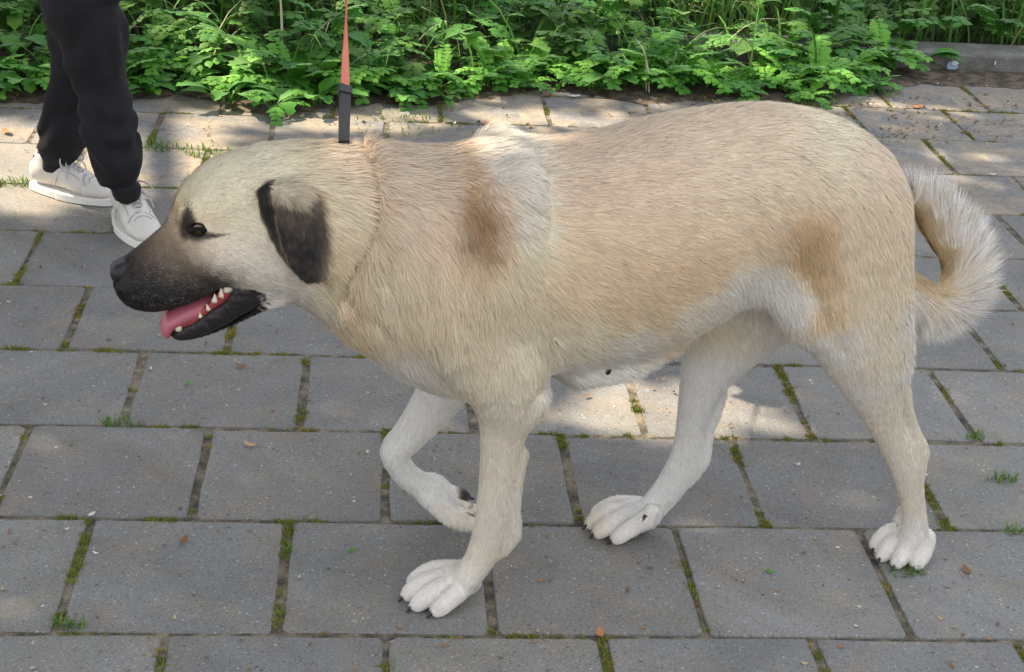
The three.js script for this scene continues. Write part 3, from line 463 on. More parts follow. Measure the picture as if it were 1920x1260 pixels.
// [px, py, colour, reach in pixels, lie of the hair dx, dy (picture axes), length mm]
const CTRL = [
  [228, 520, cD, 40, 1, 0, 2], [262, 545, cD, 45, 1, .1, 5], [300, 556, cD, 45, 1, .1, 6], [345, 552, cD, 40, 1, 0, 6], [395, 534, HX('#2c2724'), 34, 1, 0, 5], [440, 516, HX('#57504b'), 24, 1, 0, 6],
  [290, 528, HX('#262220'), 30, 1, -.2, 6], [250, 488, HX('#3a2e26'), 24, 1, -.4, 2], [275, 472, HX('#6b5a49'), 24, 1, -.5, 3], [305, 486, HX('#776555'), 28, 1, -.3, 6], [335, 500, HX('#75685c'), 28, 1, -.2, 7], [372, 512, HX('#857869'), 24, 1, -.1, 5],
  [310, 447, HX('#8f7a5c'), 26, 1, -.6, 4], [330, 420, HX('#a88f6a'), 22, .7, -.8, 4], [345, 462, HX('#96806a'), 26, 1, -.3, 4], [375, 485, HX('#9c8b75'), 24, 1, 0, 5], [390, 460, HX('#b8a68b'), 22, 1, .1, 5],
  [347, 380, HX('#d8c198'), 22, .6, -.9, 5], [365, 350, HX('#e6d9be'), 30, .7, -.8, 6], [405, 310, HX('#e4d6bb'), 36, .8, -.6, 8], [440, 340, HX('#dcc9a6'), 40, 1, -.2, 9], [410, 370, HX('#d8c49f'), 30, 1, -.2, 8], [430, 410, HX('#dccbad'), 34, 1, .1, 9],
  [380, 395, HX('#cbb48c'), 18, .8, -.6, 5], [425, 450, HX('#d3c3aa'), 26, 1, .2, 8], [430, 485, HX('#dcd3c8'), 34, 1, .2, 8], [480, 480, HX('#ddd2c2'), 36, 1, .3, 10], [480, 512, HX('#d9d1c8'), 30, 1, .2, 10], [540, 560, cW, 50, .9, .3, 14, 2.2],
  [354, 398, cD, 5.4, .6, -.8, 3, 14], [353, 408, cD, 6.8, .6, -.8, 3, 14], [353, 419, cD, 7.5, .7, -.6, 3, 14], [352, 430, cD, 7.5, .8, -.4, 3, 14], [362, 424, cD, 6.8, .8, -.4, 3, 14], [364, 437, cD, 6.8, .8, -.2, 3, 14], [376, 441, cD, 6.1, 1, .1, 3, 14], [388, 442, cD, 4.8, 1, .1, 3, 14], [399, 442, HX('#241c17'), 4.1, 1, .1, 4, 12], [409, 441, HX('#3d3126'), 3.4, 1, .1, 4, 10], [419, 440, HX('#5d4d3c'), 3.4, 1, .1, 4, 12], [346, 440, HX('#3d3026'), 5.4, .7, -.6, 3, 10],
  [500, 420, HX('#dac9ab'), 40, 1, .4, 12], [500, 300, cP, 60, 1, -.1, 16], [490, 370, HX('#b79a72'), 20, 1, .4, 10], [560, 280, HX('#cdb48c'), 50, 1, .05, 22], [600, 300, cF, 70, 1, .1, 30],
  [640, 380, HX('#d3c0a0'), 60, .9, .4, 32], [620, 470, HX('#cdb48e'), 44, .7, .7, 26], [600, 540, HX('#d2bb96'), 36, .8, .5, 20], [660, 270, HX('#a8927a'), 40, 1, 0, 32], [650, 560, HX('#c6ad88'), 40, .5, .9, 28],
  [730, 330, cG, 60, 1, .2, 30], [760, 420, HX('#c5b196'), 70, .6, .7, 32], [720, 540, HX('#d0bd9f'), 60, .45, .9, 32], [760, 620, HX('#cfbb9b'), 60, .5, .9, 28], [780, 690, cW, 46, .5, .8, 20, 2.2], [700, 625, HX('#cbb594'), 36, .6, .8, 26],
  [820, 285, HX('#9c866f'), 46, 1, .1, 30], [840, 360, cG, 60, .9, .35, 28], [840, 470, cF, 70, .5, .85, 30], [930, 262, HX('#a08a74'), 40, 1, .1, 26],
  [885, 325, HX('#b4945f'), 26, .7, .6, 24], [902, 365, HX('#a87d45'), 34, .6, .8, 24, 5], [907, 410, cB, 38, .5, .85, 24, 6], [903, 448, HX('#9c7440'), 32, .5, .85, 24, 5], [895, 485, HX('#b39468'), 30, .4, .9, 24],
  [945, 315, HX('#efe8dc'), 38, .8, .5, 26, 3], [985, 345, HX('#f0e9de'), 40, .8, .55, 26, 3], [975, 400, HX('#ebe2d2'), 42, .7, .65, 26, 3], [1000, 450, cP, 44, .6, .8, 26], [965, 490, HX('#d5c19d'), 50, .5, .85, 26],
  [860, 570, cF, 70, .3, .95, 26], [950, 580, HX('#d3bfa0'), 70, .3, .95, 24], [1010, 640, cP, 40, .3, .95, 26], [880, 690, HX('#d2bfa2'), 60, .2, 1, 20], [970, 690, HX('#d2c0a4'), 50, .15, 1, 18],
  [1060, 265, cG, 60, 1, .12, 20], [1060, 350, HX('#c3ab8e'), 60, 1, .2, 20], [1060, 450, HX('#c4ab84'), 70, 1, .3, 20], [1060, 560, HX('#c9b290'), 70, .8, .6, 22], [1080, 640, cP, 46, .7, .6, 22], [1080, 700, cW, 40, .8, .4, 20, 2.2],
  [1200, 240, cG, 70, 1, .1, 18], [1200, 330, HX('#c9b195'), 80, 1, .2, 18], [1200, 430, HX('#c7ae8c'), 80, 1, .28, 18], [1200, 520, HX('#b89d74'), 70, 1, .35, 20], [1200, 590, HX('#bfa783'), 60, .9, .5, 22], [1180, 650, cW, 36, .8, .5, 22, 2.2],
  [1330, 220, HX('#c6af95'), 80, 1, .1, 18], [1330, 330, HX('#cfb99c'), 80, 1, .25, 18], [1330, 430, HX('#c6ae8b'), 70, 1, .35, 20], [1320, 510, HX('#b99d73'), 50, .95, .45, 22], [1300, 590, HX('#e3d6c6'), 36, .8, .6, 24], [1380, 545, cW, 40, .6, .8, 26, 2.2], [1435, 540, cW, 36, .4, .9, 26, 2.2],
  [1450, 220, HX('#cbb59a'), 70, 1, .15, 18], [1440, 330, HX('#cdb79a'), 70, .9, .4, 18], [1440, 440, HX('#c3ab88'), 50, .7, .7, 20], [1560, 270, HX('#dac8ac'), 60, .9, .5, 18], [1540, 360, HX('#cdb698'), 60, .7, .7, 18],
  [1640, 340, HX('#cbb59b'), 60, .5, .9, 18], [1520, 430, HX('#b4884a'), 28, .4, .9, 22, 4], [1527, 480, HX('#b28e55'), 28, .2, 1, 22, 4], [1545, 530, HX('#b99a66'), 28, .2, 1, 22, 4], [1550, 585, HX('#bb9d6c'), 26, .2, 1, 22, 3], [1500, 560, cW, 30, .3, .95, 24, 2.2],
  [1620, 440, HX('#c9b497'), 60, .3, .95, 18], [1630, 540, HX('#cdb99c'), 70, .25, 1, 18], [1640, 640, HX('#d8c8b0'), 60, .25, 1, 18], [1575, 650, cW, 40, .3, .95, 18, 2.2], [1705, 600, cW, 26, .4, .9, 30, 2.2], [1705, 690, cW, 26, .4, .9, 26, 2.2],
  [1670, 740, HX('#e2d6c2'), 50, .2, 1, 12], [1620, 745, cW, 36, .3, 1, 10, 2.2], [1700, 840, HX('#e4dac9'), 50, .05, 1, 9], [1712, 930, HX('#e6ddce'), 50, 0, 1, 8], [1690, 1030, cW, 50, -.4, .8, 5, 2.2],
  [940, 770, HX('#e2d6c2'), 60, .05, 1, 12], [940, 860, HX('#e4d9c6'), 60, 0, 1, 10], [930, 970, HX('#e6ddcd'), 60, -.05, 1, 9], [900, 1055, HX('#e6dccb'), 50, -.3, 1, 6], [830, 1110, cW, 60, -.7, .6, 5, 2.2],
].map(([px, py, c, reach, dx, dy, len, wt = 1]) => {
  const h = hit(px, py), a = q(px, py, h[2]), b = q(px + dx * 8, py + dy * 8, h[2]); let fx = b[0] - a[0], fy = b[1] - a[1]; const l = Math.hypot(fx, fy) || 1;
  return { wt, x: h[0], y: h[1], c, s: reach * 0.00076, fx: fx / l, fy: fy / l, len: len / 1000 };
});
const earOf = (x, y, z) => Math.min(ears[0].d(x, y, z, 0.03), ears[1].d(x, y, z, 0.03)), foldOf = (x, y, z) => Math.min(earFold[0].d(x, y, z, 0.03), earFold[1].d(x, y, z, 0.03));
const tailC = tailT.s.map((a) => a.slice());
const EART = ears[0].s[4][1], EARB = ears[0].s[ears[0].s.length - 1][1];
const JX = q(494, 560, .04)[0];
function coat(x, y, z, out, jx = 0, jy = 0) {
  let w = 0, r = 0, g = 0, b = 0, fx = 0, fy = 0, len = 0;
  for (const c of CTRL) {
    const dx = x + jx - c.x, dy = y + jy - c.y, e = (dx * dx + dy * dy) / (c.s * c.s); if (e > 30) continue;
    const k = c.wt * Math.exp(-e * 1.15) + 1e-6; w += k; r += k * c.c[0]; g += k * c.c[1]; b += k * c.c[2]; fx += k * c.fx; fy += k * c.fy; len += k * c.len;
  }
  if (w < 1e-9) { w = 1; [r, g, b] = cW; fx = 0; fy = -1; len = 0.008; }
  out.r = r / w; out.g = g / w; out.b = b / w; { const gain = 1 + .42 * sstep(.15, .35, out.g) * sstep(.80, .45, out.g); out.r = Math.min(.84, out.r * gain); out.g = Math.min(.80, out.g * gain); out.b = Math.min(.76, out.b * gain); const k = .30 * sstep(.12, .3, out.g); out.r = lerp(out.r, CR[0], k); out.g = lerp(out.g, CR[1], k); out.b = lerp(out.b, CR[2], k); } out.fx = fx / w; out.fy = fy / w; out.len = len / w; out.kind = 0; out.fz = 0; out.lift = 0.27;
  // legs of the right side, all paws and lower legs: white to cream whatever lies before them
  const lf = Math.min(legFH.d(x, y, z, 0.03), legFF.d(x, y, z, 0.03));
  if (lf < 0.012 && z < -0.03 && y < 0.36) { const t = sstep(0.36, 0.30, y); out.r = lerp(out.r, cW[0], t); out.g = lerp(out.g, cW[1], t); out.b = lerp(out.b, cW[2], t); out.fx = lerp(out.fx, 0.1, t); out.fy = lerp(out.fy, -1, t); out.len = lerp(out.len, 0.011, t); }
  if (y < 0.36) out.len = Math.max(out.len, lerp(.007, .011, sstep(.03, .12, y)));
  const ed = earOf(x, y, z);
  if (ed < 0.006 && x < -0.40) {
    const ft = (y - EARB) / (EART - EARB), t = sstep(0.006, 0.001, ed) * (1 - .7 * sstep(.96, 1.22, ft + .10 * N3(x * 60, y * 60, 2))), n = 0.5 + 0.5 * N3(x * 90, y * 60, z * 90), top = sstep(.35, 1.15, ft);
    const er = lerp(0.020, 0.070, n * n) , k = [er * 1.05, er * 0.96, er * 0.88];
    const tan = lin('#8d7b66'), mix = clamp(top * 0.40 + .10 * N3(x * 40, y * 40, z * 40));
    out.r = lerp(out.r, lerp(k[0], tan[0], mix), t); out.g = lerp(out.g, lerp(k[1], tan[1], mix), t); out.b = lerp(out.b, lerp(k[2], tan[2], mix), t);
    out.fx = lerp(out.fx, 0.15, t); out.fy = lerp(out.fy, -1, t); out.len = lerp(out.len, 0.012, t); out.lift = lerp(out.lift, 0.26, t); out.kind = 1;
  }
  const fd = foldOf(x, y, z);
  if (fd < 0.005 && fd < ed - 0.001 && x < -0.40) { const t = sstep(0.005, 0.001, fd), n = 0.5 + 0.5 * N3(x * 60, y * 60, z * 60), k = lerp(.012, .035, n); out.r = lerp(out.r, k * 1.1, t); out.g = lerp(out.g, k * .95, t); out.b = lerp(out.b, k * .8, t); out.fx = lerp(out.fx, .4, t); out.fy = lerp(out.fy, -1, t); out.len = lerp(out.len, .012, t); out.lift = .3; out.kind = 1; const tb = sstep(.006, .001, Math.abs(fd - ed)) * .6; out.r = lerp(out.r, .20, tb); out.g = lerp(out.g, .13, tb); out.b = lerp(out.b, .07, tb); }
  const jd = Math.min(jaw.d(x, y, z, 0.03), lipL[0].d(x, y, z, 0.03), lipL[1].d(x, y, z, 0.03));
  if (jd < 0.004 && x < JX + .014) { const t = sstep(.008, -.006, x - JX + .007 * N3(x * 120, y * 120, z * 60)); out.r = lerp(out.r, .012, t); out.g = lerp(out.g, .011, t); out.b = lerp(out.b, .0115, t); out.len = lerp(out.len, .004, t); if (t > .5) out.kind = 2; }
  if (z < -0.05 && y > 0.05 && x < 0) { const e = pawFF.toes.reduce((m, t) => { const a = t.s[t.s.length - 1]; return Math.min(m, Math.hypot(x - a[0], y - a[1], z - a[2])); }, 9); const t = sstep(.022, .013, e); out.r = lerp(out.r, .05, t); out.g = lerp(out.g, .042, t); out.b = lerp(out.b, .038, t); }
  const td = tailT.d(x, y, z, 0.03);
  if (td < 0.008 && x > 0.36) out.kind = 3;
  return out;
}
{
  const P = bodyGeo.attributes.position.array, n = P.length / 3, C = new Float32Array(n * 3), o = {};
  for (let i = 0; i < n; i++) { coat(P[3 * i], P[3 * i + 1], P[3 * i + 2], o); const v = 0.98 + 0.03 * N3(P[3 * i] * 70, P[3 * i + 1] * 70, P[3 * i + 2] * 70); C[3 * i] = o.r * v; C[3 * i + 1] = o.g * v; C[3 * i + 2] = o.b * v; if (o.kind === 3) { const k = cP; C[3 * i] = k[0]; C[3 * i + 1] = k[1]; C[3 * i + 2] = k[2]; } }
  bodyGeo.setAttribute('color', new THREE.BufferAttribute(C, 3));
}
const bodyMat = std({ vertexColors: true, roughness: 0.8 });
const body = part('body', bodyGeo, bodyMat, dog);
// hairs: thin bent blades rooted in the skin
function makeFur(count) {
  const P = bodyGeo.attributes.position.array, N = bodyGeo.attributes.normal.array, I = bodyGeo.index.array, nt = I.length / 3, cum = new Float32Array(nt); let tot = 0;
  const o = {};
  for (let t = 0; t < nt; t++) {
    const a = 3 * I[3 * t], b = 3 * I[3 * t + 1], c = 3 * I[3 * t + 2];
    const ux = P[b] - P[a], uy = P[b + 1] - P[a + 1], uz = P[b + 2] - P[a + 2], vx = P[c] - P[a], vy = P[c + 1] - P[a + 1], vz = P[c + 2] - P[a + 2];
    let ar = Math.hypot(uy * vz - uz * vy, uz * vx - ux * vz, ux * vy - uy * vx) / 2;
    const x = P[a], y = P[a + 1], z = P[a + 2];
    if (y < 0.012) ar *= 0; else if (x < -0.50) ar *= 2.2; else if (x > 0.36 && y > 0.35) ar *= 4.5;
    if (z < -0.06 && y > 0.35) ar *= 0.6;
    tot += ar; cum[t] = tot;
  }
  const pos = new Float32Array(count * 15), nor = new Float32Array(count * 15), col = new Float32Array(count * 15), idx = new Uint32Array(count * 9);
  let m = 0;
  const nosep = q(228, 515, 0), eyeP = EYE;
  for (let s = 0; s < count; s++) {
    const u = rnd() * tot; let lo = 0, hi = nt - 1; while (lo < hi) { const k = (lo + hi) >> 1; if (cum[k] < u) lo = k + 1; else hi = k; }
    const a = 3 * I[3 * lo], b = 3 * I[3 * lo + 1], c = 3 * I[3 * lo + 2]; let s1 = rnd(), s2 = rnd(); if (s1 + s2 > 1) { s1 = 1 - s1; s2 = 1 - s2; } const s0 = 1 - s1 - s2;
    const p = [0, 1, 2].map((k) => P[a + k] * s0 + P[b + k] * s1 + P[c + k] * s2), n = [0, 1, 2].map((k) => N[a + k] * s0 + N[b + k] * s1 + N[c + k] * s2);
    let l = Math.hypot(...n) || 1; n[0] /= l; n[1] /= l; n[2] /= l;
    { const far = Math.min(1, Math.hypot(p[0] - EYE[0][0], p[1] - EYE[0][1]) / .045), jt = .0075 * far * far; coat(p[0], p[1], p[2], o, rr(-jt, jt) + far * .006 * N3(p[0] * 45, p[1] * 45, 3), rr(-jt, jt) + far * .006 * N3(p[0] * 45, p[1] * 45, 9)); }
    if (o.kind === 2 && Math.min(lipL[0].d(p[0], p[1], p[2], .03), lipL[1].d(p[0], p[1], p[2], .03)) < .004) continue;
    if (Math.hypot(p[0] - nosep[0], p[1] - nosep[1]) < 0.0125) continue;
    if (Math.hypot(p[0] - EYE[0][0], p[1] - EYE[0][1]) < 0.013 && p[0] < -0.55) continue;
    if (p[1] < 0.02 && n[1] < 0) continue;
    let f = [o.fx, o.fy, o.fz], L = o.len * rr(0.6, 1.15), lift = o.lift * rr(0.5, 1.4), wid = 0.00028 + 0.00032 * rnd();
    if (o.kind === 3) {                                       // tail plume: hair leaves the outer side of the curl
      let bi = 0, bd = 9; for (let k = 0; k < tailC.length; k++) { const e = Math.hypot(p[0] - tailC[k][0], p[1] - tailC[k][1]); if (e < bd) { bd = e; bi = k; } }
      const A = tailC[Math.max(0, bi - 1)], B = tailC[Math.min(tailC.length - 1, bi + 1)], tl = Math.hypot(B[0] - A[0], B[1] - A[1]) || 1, tx = (B[0] - A[0]) / tl, ty = (B[1] - A[1]) / tl;
      const frac = bi / (tailC.length - 1), out = ty * n[0] - tx * n[1];                 // + on the outside of the curl
      const ox = ty, oy = -tx, w = sstep(-0.75, 0.5, out);
      f = [tx * lerp(1, .75, w) + ox * w * 0.95, ty * lerp(1, .75, w) + oy * w * 0.95, n[2] * 0.25];
      L = lerp(0.038, lerp(0.056, 0.072, Math.sin(frac * 3.0)), w) * rr(0.55, 1.15) * sstep(0.0, 0.25, frac + 0.12); lift = lerp(0.25, 0.55, w); wid *= 0.9;
      const k = lerp(0, 1, w), c0 = out < -0.3 ? HX_TAN : cP; o.r = lerp(c0[0], cW[0], k * 0.9); o.g = lerp(c0[1], cW[1], k * 0.9); o.b = lerp(c0[2], cW[2], k * 0.9);
    }
    const nx = p[0] * 55, ny = p[1] * 55, nz = p[2] * 55, am = o.kind === 3 ? 0.5 : p[1] < .34 ? .07 : .24;
    f[0] += am * N3(nx, ny, nz) + rr(-.14, .14); f[1] += am * N3(nx + 31, ny, nz) + rr(-.14, .14); f[2] += am * 0.7 * N3(nx, ny + 17, nz) + rr(-.14, .14);
    let dn = f[0] * n[0] + f[1] * n[1] + f[2] * n[2]; const t = [f[0] - dn * n[0], f[1] - dn * n[1], f[2] - dn * n[2]]; l = Math.hypot(...t); if (l < 1e-4) continue; t[0] /= l; t[1] /= l; t[2] /= l;
    if (o.kind !== 3) lift = Math.max(lift, Math.asin(Math.min(.85, .0024 / L)) * rr(.8, 1.2));
    const cl = Math.cos(lift), sl = Math.sin(lift), bx = t[1] * n[2] - t[2] * n[1], by = t[2] * n[0] - t[0] * n[2], bz = t[0] * n[1] - t[1] * n[0];
    const d0 = [t[0] * cl + n[0] * sl, t[1] * cl + n[1] * sl, t[2] * cl + n[2] * sl], l2 = lift * 0.35, c2 = Math.cos(l2), z2 = Math.sin(l2), d1 = [t[0] * c2 + n[0] * z2, t[1] * c2 + n[1] * z2, t[2] * c2 + n[2] * z2];
    const p0 = [p[0] - n[0] * .0004, p[1] - n[1] * .0004, p[2] - n[2] * .0004], p1 = [0, 1, 2].map((k) => p0[k] + d0[k] * L * .5), p2 = [0, 1, 2].map((k) => p1[k] + d1[k] * L * .5);
    if (p2[1] < 0.002) p2[1] = 0.002;
    const vs = [p0[0] - bx * wid, p0[1] - by * wid, p0[2] - bz * wid, p0[0] + bx * wid, p0[1] + by * wid, p0[2] + bz * wid, p1[0] - bx * wid * .8, p1[1] - by * wid * .8, p1[2] - bz * wid * .8, p1[0] + bx * wid * .8, p1[1] + by * wid * .8, p1[2] + bz * wid * .8, p2[0], p2[1], p2[2]];
    const tw = rr(-.35, .35), mn = [n[0] + bx * tw + d0[0] * .1, n[1] + by * tw + d0[1] * .1, n[2] + bz * tw + d0[2] * .1]; l = Math.hypot(...mn);
    const va = (0.86 + 0.28 * rnd()) * (1 + (p[1] < .34 ? .04 : .09) * N3(p[0] * 120, p[1] * 120, p[2] * 120) + (p[1] < .34 ? .02 : .07) * N3(p[0] * 30, p[1] * 30, p[2] * 30)), wm = rr(-.05, .05);
    if (o.g < .16 && o.kind === 0 && rnd() < .38) { const k = rr(.02, .09) * (1 + N3(p[0] * 60, p[1] * 60, p[2] * 60)); o.r += k; o.g += k * .92; o.b += k * .84; }
    if (L > .012 && o.kind !== 1) {                              // hairs gather in tufts
      const cs = o.kind === 3 ? .012 : .0085, ix = Math.floor(p[0] / cs), iy = Math.floor(p[1] / cs), iz = Math.floor(p[2] / cs), hh = (k) => { let v = Math.imul(ix * 73856093 ^ iy * 19349663 ^ iz * 83492791 ^ k * 2654435, 2246822519); v ^= v >>> 13; v = Math.imul(v, 3266489917); return ((v ^ (v >>> 16)) >>> 0) / 4294967296; };
      const cx = (ix + hh(1)) * cs - p[0], cy = (iy + hh(2)) * cs - p[1], cz = (iz + hh(3)) * cs - p[2], cn = cx * n[0] + cy * n[1] + cz * n[2], e = .62 * sstep(.012, .022, L);
      p2[0] += (cx - cn * n[0]) * e; p2[1] += (cy - cn * n[1]) * e; p2[2] += (cz - cn * n[2]) * e; vs[12] = p2[0]; vs[13] = p2[1]; vs[14] = p2[2];
    }
    const dark = (o.kind === 0 && p[1] > 0.60 && rnd() < 0.06) ? 0.55 : 1;                // black-tipped hairs along the back
    for (let k = 0; k < 5; k++) {
      const q0 = m * 15 + k * 3; pos.set([vs[k * 3], vs[k * 3 + 1], vs[k * 3 + 2]], q0); nor[q0] = mn[0] / l; nor[q0 + 1] = mn[1] / l; nor[q0 + 2] = mn[2] / l;
      const g = k > 1 ? dark : 1;
      col[q0] = clamp(o.r * va * (1 + wm) * g, 0, .9); col[q0 + 1] = clamp(o.g * va * g, 0, .9); col[q0 + 2] = clamp(o.b * va * (1 - wm) * g, 0, .9);
    }
    const v = m * 5; idx.set([v, v + 1, v + 2, v + 1, v + 3, v + 2, v + 2, v + 3, v + 4], m * 9); m++;
  }
  const g = new THREE.BufferGeometry();
  g.setAttribute('position', new THREE.BufferAttribute(pos.slice(0, m * 15), 3)); g.setAttribute('normal', new THREE.BufferAttribute(nor.slice(0, m * 15), 3)); g.setAttribute('color', new THREE.BufferAttribute(col.slice(0, m * 15), 3)); g.setIndex(new THREE.BufferAttribute(idx.slice(0, m * 9), 1));
  return g;
}
const HX_TAN = lin('#d3bb93');
const fur = part('fur', makeFur(520000), std({ vertexColors: true, roughness: 0.75 }), dog); fur.userData.kind = 'stuff';
// ---------------------------------------------------------------- nose, eyes, mouth, claws
{
  const [nx, ny] = q(233, 511, 0);
  const ns = [1, -1].map((s) => { const [a, b] = q(238, 531, .02); return new Tube([[a + .014, b + .006, s * .021, .0022, .009], [a + .004, b - .001, s * .0205, .0045, .009], [a - .006, b + .001, s * .0145, .0056, .009]], 3); });
  const ca = Math.cos(.42), sa = Math.sin(.42);
  const fn = (x, y, z) => {
    const X = x - nx - .004, Y = y - ny, u = X * ca + Y * sa, v = -X * sa + Y * ca, w = lerp(.021, .013, sstep(.006, -.026, v));
    const ax = Math.max(0, Math.abs(u) - .0070), ay = Math.max(0, Math.abs(v + .004) - .0100), az = Math.max(0, Math.abs(z) - w + .0125); let d = Math.sqrt(ax * ax + ay * ay + az * az) - .0130;
    for (const t of ns) d = smax(d, -t.d(x, y, z, .05), .003);
    return smax(d, (.0018 - Math.abs(z)) * 1 - Math.max(0, u + .012) * 2.5 - Math.max(0, v - .006) * 2, .002);
  };
  const g = meshField(fn, [nx - .04, ny - .045, -.04], [nx + .045, ny + .045, .04], .0013);
  part('nose', g, new THREE.MeshPhysicalMaterial({ color: 0x17181b, roughness: .52, bumpMap: concBump, bumpScale: .0004 }), dog);
}
for (const e of EYE) {
  const s = Math.sign(e[2]), g = new THREE.SphereGeometry(.0080, 28, 20), P = g.attributes.position, C = [], look = V3(-.22, .02, .97 * s).normalize();
  for (let i = 0; i < P.count; i++) { const d = V3(P.getX(i), P.getY(i), P.getZ(i)).normalize().angleTo(look); const c = d < .26 ? [.004, .004, .004] : d < .72 ? [.22, .10, .03] : d < .82 ? [.03, .015, .008] : [.03, .022, .02]; C.push(...c); }
  g.setAttribute('color', new THREE.Float32BufferAttribute(C, 3));
  const m = part('eye', g, new THREE.MeshPhysicalMaterial({ vertexColors: true, roughness: .08, clearcoat: 1 }), dog); m.position.set(...e);
  // eyelids: dark rims above and below
  const lid = (pts, r) => { const c = new THREE.CatmullRomCurve3(pts.map(([a, b, z]) => V3(e[0] + a, e[1] + b, e[2] + s * z))); return new THREE.TubeGeometry(c, 18, r, 7); };
  part('eyelid', mergeGeometries([lid([[-.0125, -.004, .002], [-.007, .0006, .0068], [.000, .0014, .0082], [.007, -.0002, .0074], [.017, -.0050, .002]], .0030), lid([[-.0125, -.004, .002], [-.006, -.0058, .0062], [.001, -.0066, .0070], [.008, -.0058, .0062], [.017, -.0050, .002]], .0026)]), std({ color: 0x0a0807, roughness: .95 }), dog);
}
{
  const pk = new THREE.MeshPhysicalMaterial({ color: 0xb2606e, roughness: .42, clearcoat: .35, clearcoatRoughness: .35, bumpMap: concBump, bumpScale: .0006 });
  const tg = new Tube([[470, 540, .010, .024], [430, 552, .012, .026], [395, 560, .016, .030], [362, 573, .017, .031], [338, 584, .015, .031], [322, 594, .0125, .030], [313, 607, .0095, .028], [312, 617, .007, .025]].map(([px, py, r, w]) => { const [X, Y] = q(px, py, 0); return [X, Y, .002, r, w]; }), 4);
  const lo = tg.lo.map((v) => v - .01), hi = tg.hi.map((v) => v + .01);
  part('tongue', meshField((x, y, z) => { let d = tg.d(x, y, z, .05); const m = Math.hypot(z - .002) ; return d + .0022 * Math.exp(-(m * m) / 1.6e-5) ; }, lo, hi, .0018), pk, dog);
  const gumT = [1, -1].map((s) => new Tube([[452, 526, .040, .008], [432, 545, .040, .0095], [410, 565, .036, .009], [388, 584, .031, .0075], [360, 604, .025, .007], [336, 614, .018, .007]].map(([px, py, Z, r]) => { const [X, Y] = q(px, py, Z); return [X, Y, s * Z, r, r * .7]; }), 3));
  const gf = (x, y, z) => smin(gumT[0].d(x, y, z, .05), gumT[1].d(x, y, z, .05), .002);
  part('gum', meshField(gf, [gumT[0].lo[0] - .01, gumT[0].lo[1] - .01, -.06], [gumT[0].hi[0] + .01, gumT[0].hi[1] + .01, .06], .002), new THREE.MeshPhysicalMaterial({ color: 0x9c3b40, roughness: .35, clearcoat: .5 }), dog);
  const tm = new THREE.MeshPhysicalMaterial({ color: 0xe4dcc0, roughness: .3, clearcoat: .4 });
  for (const [px, py, Z, w, h] of [[438, 529, .044, .0055, .011], [427, 537, .043, .0075, .0145], [416, 548, .041, .0060, .0125], [403, 559, .039, .0056, .0125], [390, 576, .036, .0045, .0085], [376, 591, .033, .0034, .0065], [333, 606, .026, .0052, .018], [326, 612, .012, .003, .008], [322, 614, .004, .003, .007]]) for (const s of [1, -1]) {
    const [X, Y] = q(px, py, Z), g = new THREE.LatheGeometry([[.0001, h * .62], [w * .16, h * .5], [w * .42, h * .22], [w * .85, -h * .08], [w, -h * .3], [w * .9, -h * .55], [.0001, -h * .6]].map((p) => new THREE.Vector2(...p)).reverse(), 10); g.scale(1, 1, .7);
    const m = part('tooth', g, tm, dog); m.position.set(X, Y, s * Z); m.rotation.z = .25 + rr(-.25, .2); m.scale.set(rr(.85, 1.15), rr(.85, 1.1), 1);
  }
  const lf = (x, y, z) => Math.min(lipL[0].d(x, y, z, .05), lipL[1].d(x, y, z, .05)) - .0012 + .0007 * N3(x * 50, y * 70, z * 50) + .0002 * N3(x * 240, y * 240, z * 240);
  part('lip', meshField(lf, [lipL[0].lo[0] - .006, lipL[0].lo[1] - .006, -.072], [lipL[0].hi[0] + .006, lipL[0].hi[1] + .006, .072], .0018), new THREE.MeshPhysicalMaterial({ color: 0x1c1719, roughness: .5, clearcoat: .12, clearcoatRoughness: .3 }), dog);
  const cm = new THREE.MeshPhysicalMaterial({ color: 0x2a2523, roughness: .45 });
  for (const P of [...PAWS, { claws: dewClaws }]) for (const [a, b, r] of P.claws) {
    const A = V3(...a), B = V3(...b), dir = B.clone().sub(A), L = dir.length(); dir.normalize();
    const c = new THREE.CatmullRomCurve3([A.clone().addScaledVector(dir, -.006), A.clone().addScaledVector(dir, L * .35).add(V3(0, .0022, 0)), A.clone().addScaledVector(dir, L * .75).add(V3(0, .001, 0)), B]), n = 8, pos = [], I = [], fr = c.computeFrenetFrames(n);
    for (let i = 0; i <= n; i++) { const p = c.getPoint(i / n), rad = r * (1 - .82 * (i / n) ** 1.5); for (let k = 0; k < 8; k++) { const t = k / 8 * 6.283, v = p.clone().addScaledVector(fr.normals[i], Math.cos(t) * rad).addScaledVector(fr.binormals[i], Math.sin(t) * rad); pos.push(v.x, v.y, v.z); } }
    for (let i = 0; i < n; i++) for (let k = 0; k < 8; k++) { const x = i * 8 + k, y = i * 8 + (k + 1) % 8; I.push(x, y, x + 8, y, y + 8, x + 8); }
    const g = new THREE.BufferGeometry(); g.setAttribute('position', new THREE.Float32BufferAttribute(pos, 3)); g.setIndex(I); g.computeVertexNormals(); part('claw', g, cm, dog);
  }
  const teat = (px, py) => { const h = hit(px, py), m = part('teat', new THREE.SphereGeometry(.0075, 14, 10).scale(.8, 1.25, .8), std({ color: 0x2c2628, roughness: .7 }), dog); m.position.set(h[0], h[1] - .002, h[2] - .004); };
  teat(1141, 692);
}
